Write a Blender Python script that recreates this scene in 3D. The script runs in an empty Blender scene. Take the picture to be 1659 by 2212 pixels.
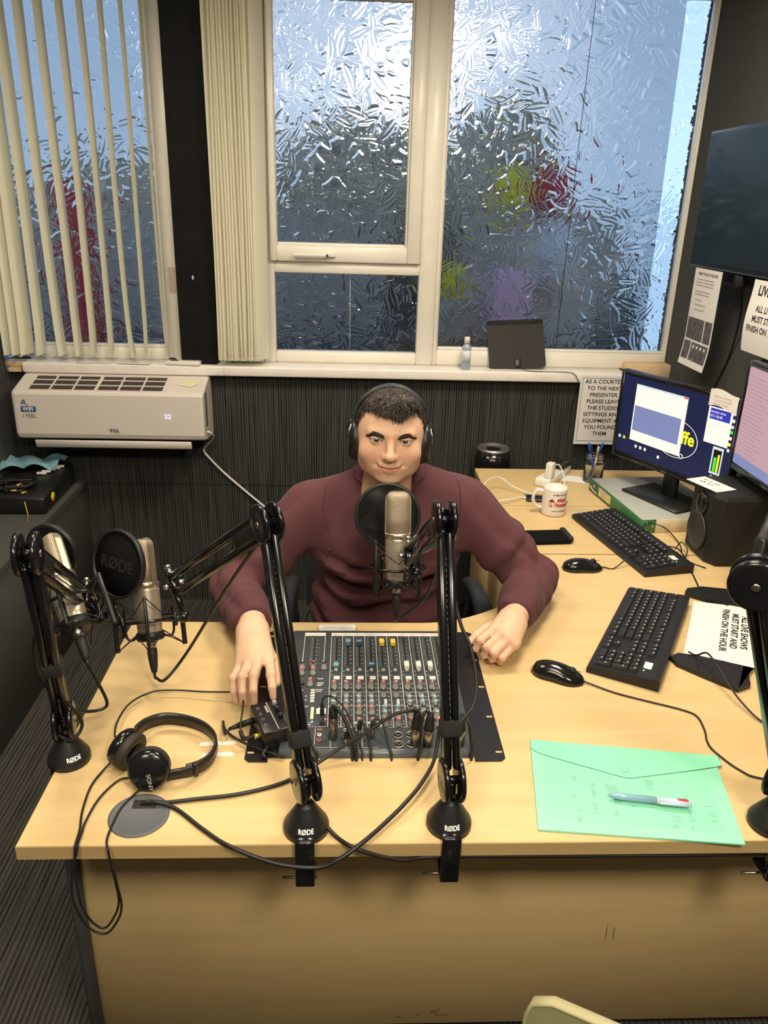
import bpy, bmesh, math, random
import numpy as np
from mathutils import Vector, Matrix, Quaternion

# ------------------------------------------------------------------ clear
for blk in (bpy.data.objects, bpy.data.meshes, bpy.data.materials, bpy.data.curves, bpy.data.lights, bpy.data.cameras):
    for it in list(blk):
        blk.remove(it)
SC = bpy.context.scene
COL = SC.collection
random.seed(7)

# ------------------------------------------------------------------ camera
F_PX, YAW, PITCH, ROLL = 1686.23, 0.04909, 0.37540, 0.02914
CAM = Vector((0.6534, -0.9718, 1.6882))
fw = Vector((math.sin(YAW) * math.cos(PITCH), math.cos(YAW) * math.cos(PITCH), -math.sin(PITCH)))
r0 = Vector((math.cos(YAW), -math.sin(YAW), 0)); u0 = r0.cross(fw)
rr = math.cos(ROLL) * r0 + math.sin(ROLL) * u0
uu = math.cos(ROLL) * u0 - math.sin(ROLL) * r0
cd = bpy.data.cameras.new('camera'); cam = bpy.data.objects.new('camera', cd); COL.objects.link(cam)
cd.sensor_fit = 'VERTICAL'; cd.sensor_height = 36.0; cd.lens = F_PX / 2212 * 36.0
cd.clip_start = 0.02
m = Matrix((rr, uu, -fw)).transposed().to_4x4(); m.translation = CAM
cam.matrix_world = m
SC.camera = cam

# ------------------------------------------------------------------ world: clear sky with a hazy low sun
world = bpy.data.worlds.new('World'); SC.world = world; world.use_nodes = True
wn = world.node_tree.nodes; wl = world.node_tree.links; wn.clear()
w_out = wn.new('ShaderNodeOutputWorld'); w_bg = wn.new('ShaderNodeBackground')
w_geo = wn.new('ShaderNodeTexCoord')
w_sep = wn.new('ShaderNodeSeparateXYZ'); wl.new(w_geo.outputs['Generated'], w_sep.inputs[0])
w_ramp = wn.new('ShaderNodeValToRGB'); wl.new(w_sep.outputs['Z'], w_ramp.inputs['Fac'])
e = w_ramp.color_ramp.elements
e[0].position = 0.0; e[0].color = (0.38, 0.54, 0.75, 1)
e[1].position = 0.40; e[1].color = (0.25, 0.37, 0.56, 1)
SUN_DIR = Vector((0.062, 0.988, 0.142)).normalized()
w_dot = wn.new('ShaderNodeVectorMath'); w_dot.operation = 'DOT_PRODUCT'
w_dot.inputs[1].default_value = SUN_DIR; wl.new(w_geo.outputs['Generated'], w_dot.inputs[0])
def w_glow(deg, col, strength, inner=0.0):
    mr = wn.new('ShaderNodeMapRange'); mr.interpolation_type = 'SMOOTHERSTEP'
    mr.inputs['From Min'].default_value = math.cos(math.radians(deg)); mr.inputs['From Max'].default_value = math.cos(math.radians(inner))
    wl.new(w_dot.outputs['Value'], mr.inputs['Value'])
    mx = wn.new('ShaderNodeMix'); mx.data_type = 'RGBA'
    mx.inputs['A'].default_value = (0, 0, 0, 1); mx.inputs['B'].default_value = (col[0] * strength, col[1] * strength, col[2] * strength, 1)
    wl.new(mr.outputs['Result'], mx.inputs['Factor']); return mx.outputs['Result']
def w_add(a, b):
    n = wn.new('ShaderNodeVectorMath'); n.operation = 'ADD'; wl.new(a, n.inputs[0]); wl.new(b, n.inputs[1]); return n.outputs[0]
w_sum = w_add(w_add(w_ramp.outputs['Color'], w_glow(16, (1, .97, .92), 0.30)), w_glow(3.6, (1, .97, .90), 18.0, 1.2))
wl.new(w_sum, w_bg.inputs['Color']); w_bg.inputs['Strength'].default_value = 1.45
wl.new(w_bg.outputs[0], w_out.inputs[0])

# ------------------------------------------------------------------ ceiling lamps (the fixtures are built with the ceiling below)
CEIL = 2.52
LAMPS = [(1.25, -1.30, 33), (1.28, 1.00, 17), (-0.05, -1.30, 16), (-0.05, 1.00, 9), (0.62, -0.20, 6)]  # last one is added to light the desk and face more from above
for i, (x, y, w) in enumerate(LAMPS):
    ld = bpy.data.lights.new('ceiling_panel_light', 'AREA'); ld.shape = 'SQUARE'; ld.size = 0.44; ld.energy = w
    ld.color = (1.0, 0.88, 0.69)
    lo = bpy.data.objects.new('ceiling_panel_light', ld); COL.objects.link(lo); lo.location = (x, y, CEIL - 0.012)

# ------------------------------------------------------------------ view
SC.view_settings.view_transform = 'Standard'; SC.view_settings.look = 'None'
SC.view_settings.exposure = 0.46; SC.view_settings.gamma = 1.0; SC.view_settings.use_curve_mapping = False
# ================================================================== helpers
def tag(o, label=None, cat=None, group=None, kind=None):
    if label: o['label'] = label
    if cat: o['category'] = cat
    if group: o['group'] = group
    if kind: o['kind'] = kind
    return o

def thing(name, loc, label, cat, group=None, rz=0.0, rot=None):
    o = bpy.data.objects.new(name, None); COL.objects.link(o)
    o.empty_display_size = 0.05
    o.location = loc
    o.rotation_euler = rot if rot else (0, 0, rz)
    tag(o, label, cat, group)
    return o

def wmat(o):
    mt = Matrix.LocRotScale(o.location, o.rotation_euler, o.scale)
    return wmat(o.parent) @ mt if o.parent else mt

MATS = {}
def mat(name, col=(.5, .5, .5), rough=.5, metal=0.0, noise=0.0, nscale=40.0, bump=0.0, bscale=200.0, coat=0.0,
        emit=None, estr=0.0, spec=.5, trans=0.0, ior=1.45, stretch=(1, 1, 1), sheen=0.0, attr=None, subs=0.0, alpha=1.0):
    if name in MATS: return MATS[name]
    m_ = bpy.data.materials.new(name); m_.use_nodes = True; MATS[name] = m_
    nt = m_.node_tree; N = nt.nodes; L = nt.links
    b = N['Principled BSDF']
    b.inputs['Base Color'].default_value = (*col, 1); b.inputs['Roughness'].default_value = rough
    b.inputs['Metallic'].default_value = metal; b.inputs['Specular IOR Level'].default_value = spec
    b.inputs['Coat Weight'].default_value = coat; b.inputs['Transmission Weight'].default_value = trans
    b.inputs['IOR'].default_value = ior; b.inputs['Alpha'].default_value = alpha
    if sheen: b.inputs['Sheen Weight'].default_value = sheen; b.inputs['Sheen Roughness'].default_value = .4
    if subs: b.inputs['Subsurface Weight'].default_value = subs; b.inputs['Subsurface Radius'].default_value = (.012, .005, .003); b.inputs['Subsurface Scale'].default_value = 1.0
    if emit: b.inputs['Emission Color'].default_value = (*emit, 1); b.inputs['Emission Strength'].default_value = estr
    colsock = None
    if attr:
        at = N.new('ShaderNodeAttribute'); at.attribute_name = attr; colsock = at.outputs['Color']
        L.new(colsock, b.inputs['Base Color'])
    if noise or bump:
        tc = N.new('ShaderNodeTexCoord'); mp = N.new('ShaderNodeMapping'); mp.inputs['Scale'].default_value = stretch
        L.new(tc.outputs['Object'], mp.inputs['Vector'])
    if noise:
        nz = N.new('ShaderNodeTexNoise'); nz.inputs['Scale'].default_value = nscale; nz.inputs['Detail'].default_value = 6
        L.new(mp.outputs[0], nz.inputs['Vector'])
        mr = N.new('ShaderNodeMapRange'); mr.inputs['From Min'].default_value = .3; mr.inputs['From Max'].default_value = .7
        mr.inputs['To Min'].default_value = 1 - noise; mr.inputs['To Max'].default_value = 1 + noise
        L.new(nz.outputs['Fac'], mr.inputs['Value'])
        vm = N.new('ShaderNodeVectorMath'); vm.operation = 'SCALE'
        if colsock: L.new(colsock, vm.inputs[0])
        else: vm.inputs[0].default_value = col
        L.new(mr.outputs[0], vm.inputs['Scale']); L.new(vm.outputs[0], b.inputs['Base Color'])
    if bump:
        nb = N.new('ShaderNodeTexNoise'); nb.inputs['Scale'].default_value = bscale; nb.inputs['Detail'].default_value = 3
        L.new(mp.outputs[0], nb.inputs['Vector'])
        bp = N.new('ShaderNodeBump'); bp.inputs['Strength'].default_value = bump; bp.inputs['Distance'].default_value = .002
        L.new(nb.outputs['Fac'], bp.inputs['Height']); L.new(bp.outputs[0], b.inputs['Normal'])
    return m_

class MB:
    """collects shapes; build() links them as one mesh object"""
    def __init__(s): s.v = []; s.f = []; s.sm = []; s.M = Matrix.Identity(4)
    def add(s, vs, fs, smooth=False):
        n = len(s.v); M = s.M
        s.v += [tuple(M @ Vector(v)) for v in vs]
        s.f += [tuple(i + n for i in f) for f in fs]; s.sm += [smooth] * len(fs)
        return s
    def box(s, lo, hi):
        x0, y0, z0 = lo; x1, y1, z1 = hi
        vs = [(x0, y0, z0), (x1, y0, z0), (x1, y1, z0), (x0, y1, z0), (x0, y0, z1), (x1, y0, z1), (x1, y1, z1), (x0, y1, z1)]
        return s.add(vs, [(3, 2, 1, 0), (4, 5, 6, 7), (0, 1, 5, 4), (1, 2, 6, 5), (2, 3, 7, 6), (3, 0, 4, 7)])
    def rbox(s, lo, hi, b=.003, seg=2):
        """box with rounded edges"""
        bm = bmesh.new(); bmesh.ops.create_cube(bm, size=1.0)
        lo = Vector(lo); hi = Vector(hi); c = (lo + hi) / 2; d = hi - lo
        for v in bm.verts: v.co = Vector((v.co.x * d.x, v.co.y * d.y, v.co.z * d.z)) + c
        b = min(b, min(d) * .49)
        bmesh.ops.bevel(bm, geom=list(bm.edges), offset=b, segments=seg, profile=.5, affect='EDGES')
        bm.verts.index_update()
        s.add([v.co[:] for v in bm.verts], [[v.index for v in f.verts] for f in bm.faces], True); bm.free(); return s
    def prism(s, pts, z0, z1, smooth=False):
        """polygon in xy (ccw) extruded in z"""
        n = len(pts)
        vs = [(x, y, z0) for x, y in pts] + [(x, y, z1) for x, y in pts]
        fs = [tuple(range(n - 1, -1, -1)), tuple(range(n, 2 * n))] + [(i, (i + 1) % n, n + (i + 1) % n, n + i) for i in range(n)]
        return s.add(vs, fs, smooth)
    def ring_sweep(s, rings, closed_ends=True, smooth=True):
        n = len(rings[0]); vs = [v for r in rings for v in r]; fs = []
        for i in range(len(rings) - 1):
            for k in range(n):
                fs.append((i * n + k, i * n + (k + 1) % n, (i + 1) * n + (k + 1) % n, (i + 1) * n + k))
        if closed_ends:
            fs.append(tuple(range(n - 1, -1, -1))); fs.append(tuple(range((len(rings) - 1) * n, len(rings) * n)))
        return s.add(vs, fs, smooth)
    def cyl(s, a, b, r, r2=None, n=16, smooth=True):
        a = Vector(a); b = Vector(b); r2 = r if r2 is None else r2
        d = (b - a).normalized(); u = d.orthogonal().normalized(); w = d.cross(u)
        R = []
        for c, q in ((a, r), (b, r2)):
            R.append([tuple(c + q * (math.cos(2 * math.pi * k / n) * u + math.sin(2 * math.pi * k / n) * w)) for k in range(n)])
        return s.ring_sweep(R, True, smooth)
    def lathe(s, prof, o=(0, 0, 0), axis=(0, 0, 1), n=24, ref=None, ex=1.0):
        """prof: (radius, height) pairs along axis"""
        o = Vector(o); d = Vector(axis).normalized(); u = Vector(ref).normalized() if ref else d.orthogonal().normalized(); w = d.cross(u)
        R = [[tuple(o + d * h + max(r, 1e-5) * (math.cos(2 * math.pi * k / n) * u * ex + math.sin(2 * math.pi * k / n) * w)) for k in range(n)] for r, h in prof]
        return s.ring_sweep(R, True, True)
    def tube(s, pts, r, n=8, closed=False, ry=None, up=None):
        pts = [Vector(p) for p in pts]; N = len(pts); R = []
        t0 = (pts[1] - pts[0]).normalized(); u = Vector(up) if up else t0.orthogonal().normalized()
        u = (u - u.dot(t0) * t0).normalized()
        for i, p in enumerate(pts):
            if closed: t = (pts[(i + 1) % N] - pts[i - 1])
            else: t = (pts[min(i + 1, N - 1)] - pts[max(i - 1, 0)])
            t = t.normalized() if t.length > 1e-9 else t0
            u = u - u.dot(t) * t
            u = u.normalized() if u.length > 1e-6 else t.orthogonal().normalized()
            w = t.cross(u); q = r[i] if isinstance(r, (list, tuple)) else r
            qy = q if ry is None else ry
            R.append([tuple(p + q * math.cos(2 * math.pi * k / n) * u + qy * math.sin(2 * math.pi * k / n) * w) for k in range(n)])
        if closed:
            R.append(R[0]); return s.ring_sweep(R, False)
        return s.ring_sweep(R, True)
    def bar(s, a, b, w, h, up=(0, 0, 1), bev=0.0):
        """rectangular bar from a to b: w across, h along up"""
        a = Vector(a); b = Vector(b); d = (b - a).normalized(); L = (b - a).length
        u = Vector(up); u = (u - u.dot(d) * d).normalized(); x = d.cross(u)
        old = s.M; s.M = old @ Matrix((( x.x, d.x, u.x, a.x), (x.y, d.y, u.y, a.y), (x.z, d.z, u.z, a.z), (0, 0, 0, 1)))
        if bev: s.rbox((-w / 2, 0, -h / 2), (w / 2, L, h / 2), bev, 1)
        else: s.box((-w / 2, 0, -h / 2), (w / 2, L, h / 2))
        s.M = old; return s
    def ball(s, c, r, n=16, m_=10, sc=(1, 1, 1)):
        c = Vector(c); R = []
        for i in range(m_ + 1):
            t = math.pi * i / m_; q = max(math.sin(t), 1e-4)
            R.append([(c.x + r * sc[0] * q * math.cos(2 * math.pi * k / n), c.y + r * sc[1] * q * math.sin(2 * math.pi * k / n), c.z - r * sc[2] * math.cos(t)) for k in range(n)])
        return s.ring_sweep(R, True)
    def grid(s, fn, nu, nv, smooth=True):
        vs = [fn(i / nu, j / nv) for j in range(nv + 1) for i in range(nu + 1)]
        fs = [(j * (nu + 1) + i, j * (nu + 1) + i + 1, (j + 1) * (nu + 1) + i + 1, (j + 1) * (nu + 1) + i) for j in range(nv) for i in range(nu)]
        return s.add(vs, fs, smooth)
    def build(s, name, material, parent=None, world=False, loc=None, label=None):
        me = bpy.data.meshes.new(name)
        vs = s.v
        if world and parent is not None:
            inv = wmat(parent).inverted(); vs = [tuple(inv @ Vector(v)) for v in vs]
        elif loc is not None:
            vs = [(v[0] - loc[0], v[1] - loc[1], v[2] - loc[2]) for v in vs]
        me.from_pydata(vs, [], s.f); me.update()
        me.polygons.foreach_set('use_smooth', s.sm)
        o = bpy.data.objects.new(name, me); COL.objects.link(o)
        if loc is not None: o.location = loc
        if parent is not None: o.parent = parent
        if material is not None: me.materials.append(material if not isinstance(material, str) else MATS[material])
        if label: o['label'] = label
        return o

def clone(o, parent=None, name=None):
    c = o.copy(); COL.objects.link(c)
    if parent is not None: c.parent = parent
    return c
def clone_tree(o, parent=None):
    c = clone(o, parent)
    for ch in [x for x in bpy.data.objects if x.parent == o and x != c]:
        clone_tree(ch, c)
    return c

def spline(pts, k=8, closed=False):
    """Catmull-Rom through pts"""
    P = [Vector(p) for p in pts]; out = []; n = len(P)
    rng = range(n) if closed else range(n - 1)
    for i in rng:
        if closed: a, b, c, d = P[i - 1], P[i], P[(i + 1) % n], P[(i + 2) % n]
        else: a, b, c, d = P[max(i - 1, 0)], P[i], P[i + 1], P[min(i + 2, n - 1)]
        for j in range(k):
            t = j / k
            out.append(0.5 * ((2 * b) + (c - a) * t + (2 * a - 5 * b + 4 * c - d) * t * t + (3 * b - a - 3 * c + d) * t ** 3))
    if not closed: out.append(P[-1])
    return out

def text(s, size, M, material, parent, name='lettering', align='LEFT', bold=0.0, sx=1.0, spacing=1.0, ext=0.0, shear=0.0, linespace=1.0):
    """flat lettering; M maps the text plane (x right, y up) to the parent's space"""
    cu = bpy.data.curves.new('t', 'FONT'); cu.body = s; cu.size = size; cu.align_x = align; cu.offset = bold
    cu.space_character = spacing; cu.shear = shear; cu.resolution_u = 3; cu.space_line = linespace; cu.extrude = ext
    o = bpy.data.objects.new('t', cu); COL.objects.link(o)
    dg = bpy.context.evaluated_depsgraph_get(); me = bpy.data.meshes.new_from_object(o.evaluated_get(dg))
    bpy.data.objects.remove(o); bpy.data.curves.remove(cu)
    me.transform(Matrix(M) @ Matrix.Diagonal((sx, 1, 1, 1)) if not isinstance(M, Matrix) else M @ Matrix.Diagonal((sx, 1, 1, 1)))
    me.name = name
    t = bpy.data.objects.new(name, me); COL.objects.link(t); t.parent = parent
    me.materials.clear(); me.materials.append(material)
    return t
def frame(o, x, y):
    """matrix with origin o, x right, y up"""
    x = Vector(x).normalized(); y = Vector(y); y = (y - y.dot(x) * x).normalized(); z = x.cross(y); o = Vector(o)
    return Matrix(((x.x, y.x, z.x, o.x), (x.y, y.y, z.y, o.y), (x.z, y.z, z.z, o.z), (0, 0, 0, 1)))

# ---- smooth union field -> mesh (surface nets)
def sd_cap(P, a, b, ra, rb):
    a = np.array(a, np.float32); b = np.array(b, np.float32); ab = b - a
    h = np.clip(((P - a) @ ab) / max(float(ab @ ab), 1e-9), 0, 1)
    return np.linalg.norm(P - a - h[..., None] * ab, axis=-1) - (ra + (rb - ra) * h)
def sd_ell(P, c, r, R=None):
    Q = P - np.array(c, np.float32)
    if R is not None: Q = Q @ np.array(R, np.float32)
    r = np.array(r, np.float32); k = np.linalg.norm(Q / r, axis=-1); k2 = np.linalg.norm(Q / (r * r), axis=-1)
    return k * (k - 1) / np.maximum(k2, 1e-6)
def smin(a, b, k):
    h = np.clip(.5 + .5 * (b - a) / k, 0, 1); return b + (a - b) * h - k * h * (1 - h)
def smax(a, b, k): return -smin(-a, -b, k)
def surf(field, lo, hi, step, relax=2):
    lo = np.array(lo, np.float32); hi = np.array(hi, np.float32)
    n = np.ceil((hi - lo) / step).astype(int) + 1
    gx, gy, gz = [lo[i] + step * np.arange(n[i], dtype=np.float32) for i in range(3)]
    V = np.empty(tuple(n), np.float32)
    for i in range(n[0]):
        P = np.stack(np.broadcast_arrays(gx[i], gy[:, None], gz[None, :]), -1).astype(np.float32)
        V[i] = field(P)
    S = V < 0
    cs = S[:-1, :-1, :-1].astype(np.int8)
    tot = np.zeros_like(cs)
    for dx in (0, 1):
        for dy in (0, 1):
            for dz in (0, 1): tot += S[dx:n[0] - 1 + dx, dy:n[1] - 1 + dy, dz:n[2] - 1 + dz]
    act = (tot > 0) & (tot < 8); idx = -np.ones(act.shape, np.int64); c = np.argwhere(act); idx[act] = np.arange(len(c))
    acc = np.zeros((len(c), 3)); cnt = np.zeros(len(c))
    cor = [np.array(k) for k in ((0, 0, 0), (1, 0, 0), (0, 1, 0), (1, 1, 0), (0, 0, 1), (1, 0, 1), (0, 1, 1), (1, 1, 1))]
    for a in range(8):
        for b in range(a + 1, 8):
            if np.abs(cor[a] - cor[b]).sum() != 1: continue
            va = V[tuple((c + cor[a]).T)]; vb = V[tuple((c + cor[b]).T)]
            mk = (va < 0) != (vb < 0); t = np.where(mk, va / np.where(mk, va - vb, 1), 0)
            acc += mk[:, None] * (cor[a] + t[:, None] * (cor[b] - cor[a])); cnt += mk
    pts = lo + step * (c + acc / cnt[:, None])
    F = []
    for ax in range(3):
        o1, o2 = (ax + 1) % 3, (ax + 2) % 3
        sl0 = [slice(1, -1)] * 3; sl1 = [slice(1, -1)] * 3; sl0[ax] = slice(0, -1); sl1[ax] = slice(1, None)
        ch = S[tuple(sl0)] != S[tuple(sl1)]; e_ = np.argwhere(ch)
        if not len(e_): continue
        off = np.ones(3, int); off[ax] = 0; g = e_ + off
        ins = S[tuple(g.T)]
        d1 = np.zeros(3, int); d1[o1] = 1; d2 = np.zeros(3, int); d2[o2] = 1
        q = np.stack([idx[tuple((g - d1 - d2).T)], idx[tuple((g - d2).T)], idx[tuple(g.T)], idx[tuple((g - d1).T)]], 1)
        q[~ins] = q[~ins][:, ::-1]; F.append(q)
    F = np.concatenate(F)
    for _ in range(relax):
        s_ = np.zeros_like(pts); k_ = np.zeros(len(pts))
        for i in range(4):
            j = (i + 1) % 4
            np.add.at(s_, F[:, i], pts[F[:, j]]); np.add.at(s_, F[:, j], pts[F[:, i]])
            np.add.at(k_, F[:, i], 1); np.add.at(k_, F[:, j], 1)
        pts = pts * .5 + .5 * s_ / np.maximum(k_, 1)[:, None]
    return pts, F
def mesh_np(name, pts, F, material, parent=None, cols=None, world=True, smooth=True):
    me = bpy.data.meshes.new(name)
    if world and parent is not None:
        inv = np.array(wmat(parent).inverted()); pts = pts @ inv[:3, :3].T + inv[:3, 3]
    k = F.shape[1]
    me.vertices.add(len(pts)); me.vertices.foreach_set('co', np.asarray(pts, np.float32).ravel())
    me.loops.add(F.size); me.loops.foreach_set('vertex_index', F.ravel().astype(np.int32))
    me.polygons.add(len(F)); me.polygons.foreach_set('loop_start', np.arange(0, F.size, k, dtype=np.int32))
    me.update(calc_edges=True); me.validate()
    me.polygons.foreach_set('use_smooth', np.full(len(me.polygons), smooth))
    if cols is not None:
        ca = me.color_attributes.new('col', 'FLOAT_COLOR', 'POINT')
        ca.data.foreach_set('color', np.concatenate([cols, np.ones((len(cols), 1))], 1).astype(np.float32).ravel())
    o = bpy.data.objects.new(name, me); COL.objects.link(o)
    if parent is not None: o.parent = parent
    if material is not None: me.materials.append(material)
    return o
# ================================================================== surface materials
def nodes_of(name):
    m_ = bpy.data.materials.new(name); m_.use_nodes = True; MATS[name] = m_
    return m_, m_.node_tree.nodes, m_.node_tree.links, m_.node_tree.nodes['Principled BSDF']

def ribbed(name, c0, c1, sc_across, sc_along, across, along, bump=.6, tile=0.0, rough=.95):
    """loop pile carpet: random lines; across/along are 0,1,2 axes"""
    m_, N, L, b = nodes_of(name)
    b.inputs['Roughness'].default_value = rough; b.inputs['Specular IOR Level'].default_value = .15
    tc = N.new('ShaderNodeTexCoord'); mp = N.new('ShaderNodeMapping')
    s = [60.0, 60.0, 60.0]; s[across] = sc_across; s[along] = sc_along
    third = 3 - across - along; s[third] = 1.0
    mp.inputs['Scale'].default_value = s; L.new(tc.outputs['Object'], mp.inputs['Vector'])
    n1 = N.new('ShaderNodeTexNoise'); n1.inputs['Scale'].default_value = 1.0; n1.inputs['Detail'].default_value = 2; L.new(mp.outputs[0], n1.inputs['Vector'])
    w = N.new('ShaderNodeTexWave'); w.wave_type = 'BANDS'; w.bands_direction = 'XYZ'[across]; w.inputs['Scale'].default_value = 1.0
    mp2 = N.new('ShaderNodeMapping'); s2 = [0.0, 0.0, 0.0]; s2[across] = sc_across * .16; mp2.inputs['Scale'].default_value = s2
    L.new(tc.outputs['Object'], mp2.inputs['Vector']); L.new(mp2.outputs[0], w.inputs['Vector'])
    mp3 = N.new('ShaderNodeMapping'); s3 = [700.0] * 3; mp3.inputs['Scale'].default_value = s3; L.new(tc.outputs['Object'], mp3.inputs['Vector'])
    n2 = N.new('ShaderNodeTexNoise'); n2.inputs['Scale'].default_value = 1.0; L.new(mp3.outputs[0], n2.inputs['Vector'])
    a1 = N.new('ShaderNodeMath'); a1.operation = 'MULTIPLY_ADD'; L.new(w.outputs['Fac'], a1.inputs[0]); a1.inputs[1].default_value = .35; L.new(n1.outputs['Fac'], a1.inputs[2])
    a2 = N.new('ShaderNodeMath'); a2.operation = 'MULTIPLY_ADD'; L.new(n2.outputs['Fac'], a2.inputs[0]); a2.inputs[1].default_value = .35; L.new(a1.outputs[0], a2.inputs[2])
    rp = N.new('ShaderNodeValToRGB'); rp.color_ramp.elements[0].position = .55; rp.color_ramp.elements[0].color = (*c0, 1)
    rp.color_ramp.elements[1].position = 1.10; rp.color_ramp.elements[1].color = (*c1, 1); rp.color_ramp.elements[1].position = 1.0
    L.new(a2.outputs[0], rp.inputs['Fac']); L.new(rp.outputs[0], b.inputs['Base Color'])
    bp = N.new('ShaderNodeBump'); bp.inputs['Strength'].default_value = bump; bp.inputs['Distance'].default_value = .004
    L.new(a2.outputs[0], bp.inputs['Height']); L.new(bp.outputs[0], b.inputs['Normal'])
    return m_
ribbed('floor_carpet', (.016, .0155, .0135), (.072, .068, .058), 150, 4.0, 0, 1, bump=.35)
ribbed('wall_carpet', (.007, .007, .0068), (.068, .068, .062), 190, 3.0, 0, 2)
mat('grey_felt', (.078, .077, .071), .95, noise=.18, nscale=260, bump=.35, bscale=500, spec=.15)
mat('ceiling_tile', (.62, .60, .55), .9, noise=.08, nscale=180, bump=.2, bscale=300)
mat('upvc', (.84, .80, .71), .32, noise=.03, nscale=14)
mat('sill_white', (.86, .81, .76), .3, noise=.04, nscale=18, coat=.2)
mat('black_paint', (.006, .006, .006), .7, noise=.3, nscale=30, spec=.2)
mat('raw_plaster', (.62, .46, .27), .85, noise=.12, nscale=40, bump=.3, bscale=60)

def wood(name, c0, c1, axis=0, rough=.42):
    m_, N, L, b = nodes_of(name)
    b.inputs['Roughness'].default_value = rough; b.inputs['Specular IOR Level'].default_value = .35
    tc = N.new('ShaderNodeTexCoord'); mp = N.new('ShaderNodeMapping'); s = [26.0, 26.0, 26.0]; s[axis] = 2.6
    mp.inputs['Scale'].default_value = s; L.new(tc.outputs['Object'], mp.inputs['Vector'])
    n1 = N.new('ShaderNodeTexNoise'); n1.inputs['Scale'].default_value = 1.0; n1.inputs['Detail'].default_value = 8; n1.inputs['Distortion'].default_value = .6; L.new(mp.outputs[0], n1.inputs['Vector'])
    mp2 = N.new('ShaderNodeMapping'); s = [420.0] * 3; s[axis] = 16.0; mp2.inputs['Scale'].default_value = s; L.new(tc.outputs['Object'], mp2.inputs['Vector'])
    n2 = N.new('ShaderNodeTexNoise'); n2.inputs['Scale'].default_value = 1.0; n2.inputs['Detail'].default_value = 2; L.new(mp2.outputs[0], n2.inputs['Vector'])
    a = N.new('ShaderNodeMath'); a.operation = 'MULTIPLY_ADD'; L.new(n2.outputs['Fac'], a.inputs[0]); a.inputs[1].default_value = .22; L.new(n1.outputs['Fac'], a.inputs[2])
    rp = N.new('ShaderNodeValToRGB'); rp.color_ramp.elements[0].position = .38; rp.color_ramp.elements[0].color = (*c0, 1)
    rp.color_ramp.elements[1].position = .82; rp.color_ramp.elements[1].color = (*c1, 1)
    L.new(a.outputs[0], rp.inputs['Fac']); L.new(rp.outputs[0], b.inputs['Base Color'])
    return m_
wood('desk_wood', (.575, .41, .19), (.645, .472, .235), 0)
wood('desk_edge', (.40, .275, .12), (.48, .34, .155), 0)
wood('panel_wood', (.54, .385, .18), (.605, .44, .212), 0, .5)

# ================================================================== room shell
XL, XR, YB, YF = -0.72, 1.98, 2.20, -2.35
def struct(name, mb, material, label=None):
    o = mb.build(name, MATS[material]); o['kind'] = 'structure'
    if label: o['label'] = label
    return o
struct('floor', MB().box((XL - .1, YF - .1, -.06), (XR + .1, YB + .1, 0)), 'floor_carpet', 'dark grey ribbed carpet floor')
struct('ceiling', MB().box((XL - .1, YF - .1, CEIL), (XR + .1, YB + .1, CEIL + .06)), 'ceiling_tile', 'pale ceiling above the studio')
struct('wall_left', MB().box((XL - .1, YF, 0), (XL, YB, CEIL)), 'grey_felt', 'dark grey felt covered wall beside the air conditioner')
struct('wall_right', MB().box((XR, YF, 0), (XR + .1, YB + .18, CEIL)), 'grey_felt', 'dark grey felt covered wall behind the television')
struct('wall_front', MB().box((XL - .1, YF - .1, 0), (XR + .1, YF, CEIL)), 'grey_felt', 'dark grey wall behind the camera')
wb = MB()
wb.box((XL, YB, 0), (XR, YB + .2, 1.03))
wb.box((XL, YB + .06, 1.03), (XR, YB + .2, 1.068))
struct('wall_back', wb, 'wall_carpet', 'ribbed dark grey carpet covered wall under the windows')
MB().box((XL, YB - .0012, .553), (XR, YB + .001, .5555)).build('carpet_seam', mat('seam_dark', (.006, .006, .006), .9), bpy.data.objects['wall_back'])
struct('trim_1', MB().box((-.02, YB - .012, 1.03), (.118, YB + .14, CEIL)), 'black_paint', 'black painted column between the windows')
ch_ = MB().add([(.044 + .004 * math.cos(a), YB - .0125, 1.405 + .009 * math.sin(a)) for a in (0, .8, 1.6, 2.5, 3.4, 4.2, 5.3)], [tuple(range(7))]).build('paint_chip', mat('chip_pale', (.55, .52, .48), .7), bpy.data.objects['trim_1'])
hd = MB(); hd.box((XL, YB, 2.44), (XR, YB + .2, CEIL)); struct('trim_2', hd, 'upvc', 'pale head board above the windows')
sl = MB(); sl.rbox((-.64, YB - .045, 1.030), (1.79, YB + .09, 1.070), .006, 2)
struct('trim_3', sl, 'sill_white', 'white window sill board')
sb = MB(); sb.rbox((XL, YB - .01, 1.045), (-.645, YB + .09, 1.066), .003, 1); sb.box((-.70, YB - .03, 1.030), (-.65, YB + .02, 1.045))
struct('trim_4', sb, 'raw_plaster', 'bare wooden end block of the window sill in the corner')
sb = MB(); sb.rbox((1.80, YB + .0, 1.03), (XR, YB + .09, 1.102), .004, 1)
struct('trim_5', sb, 'raw_plaster', 'bare plaster block at the end of the white sill')

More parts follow.
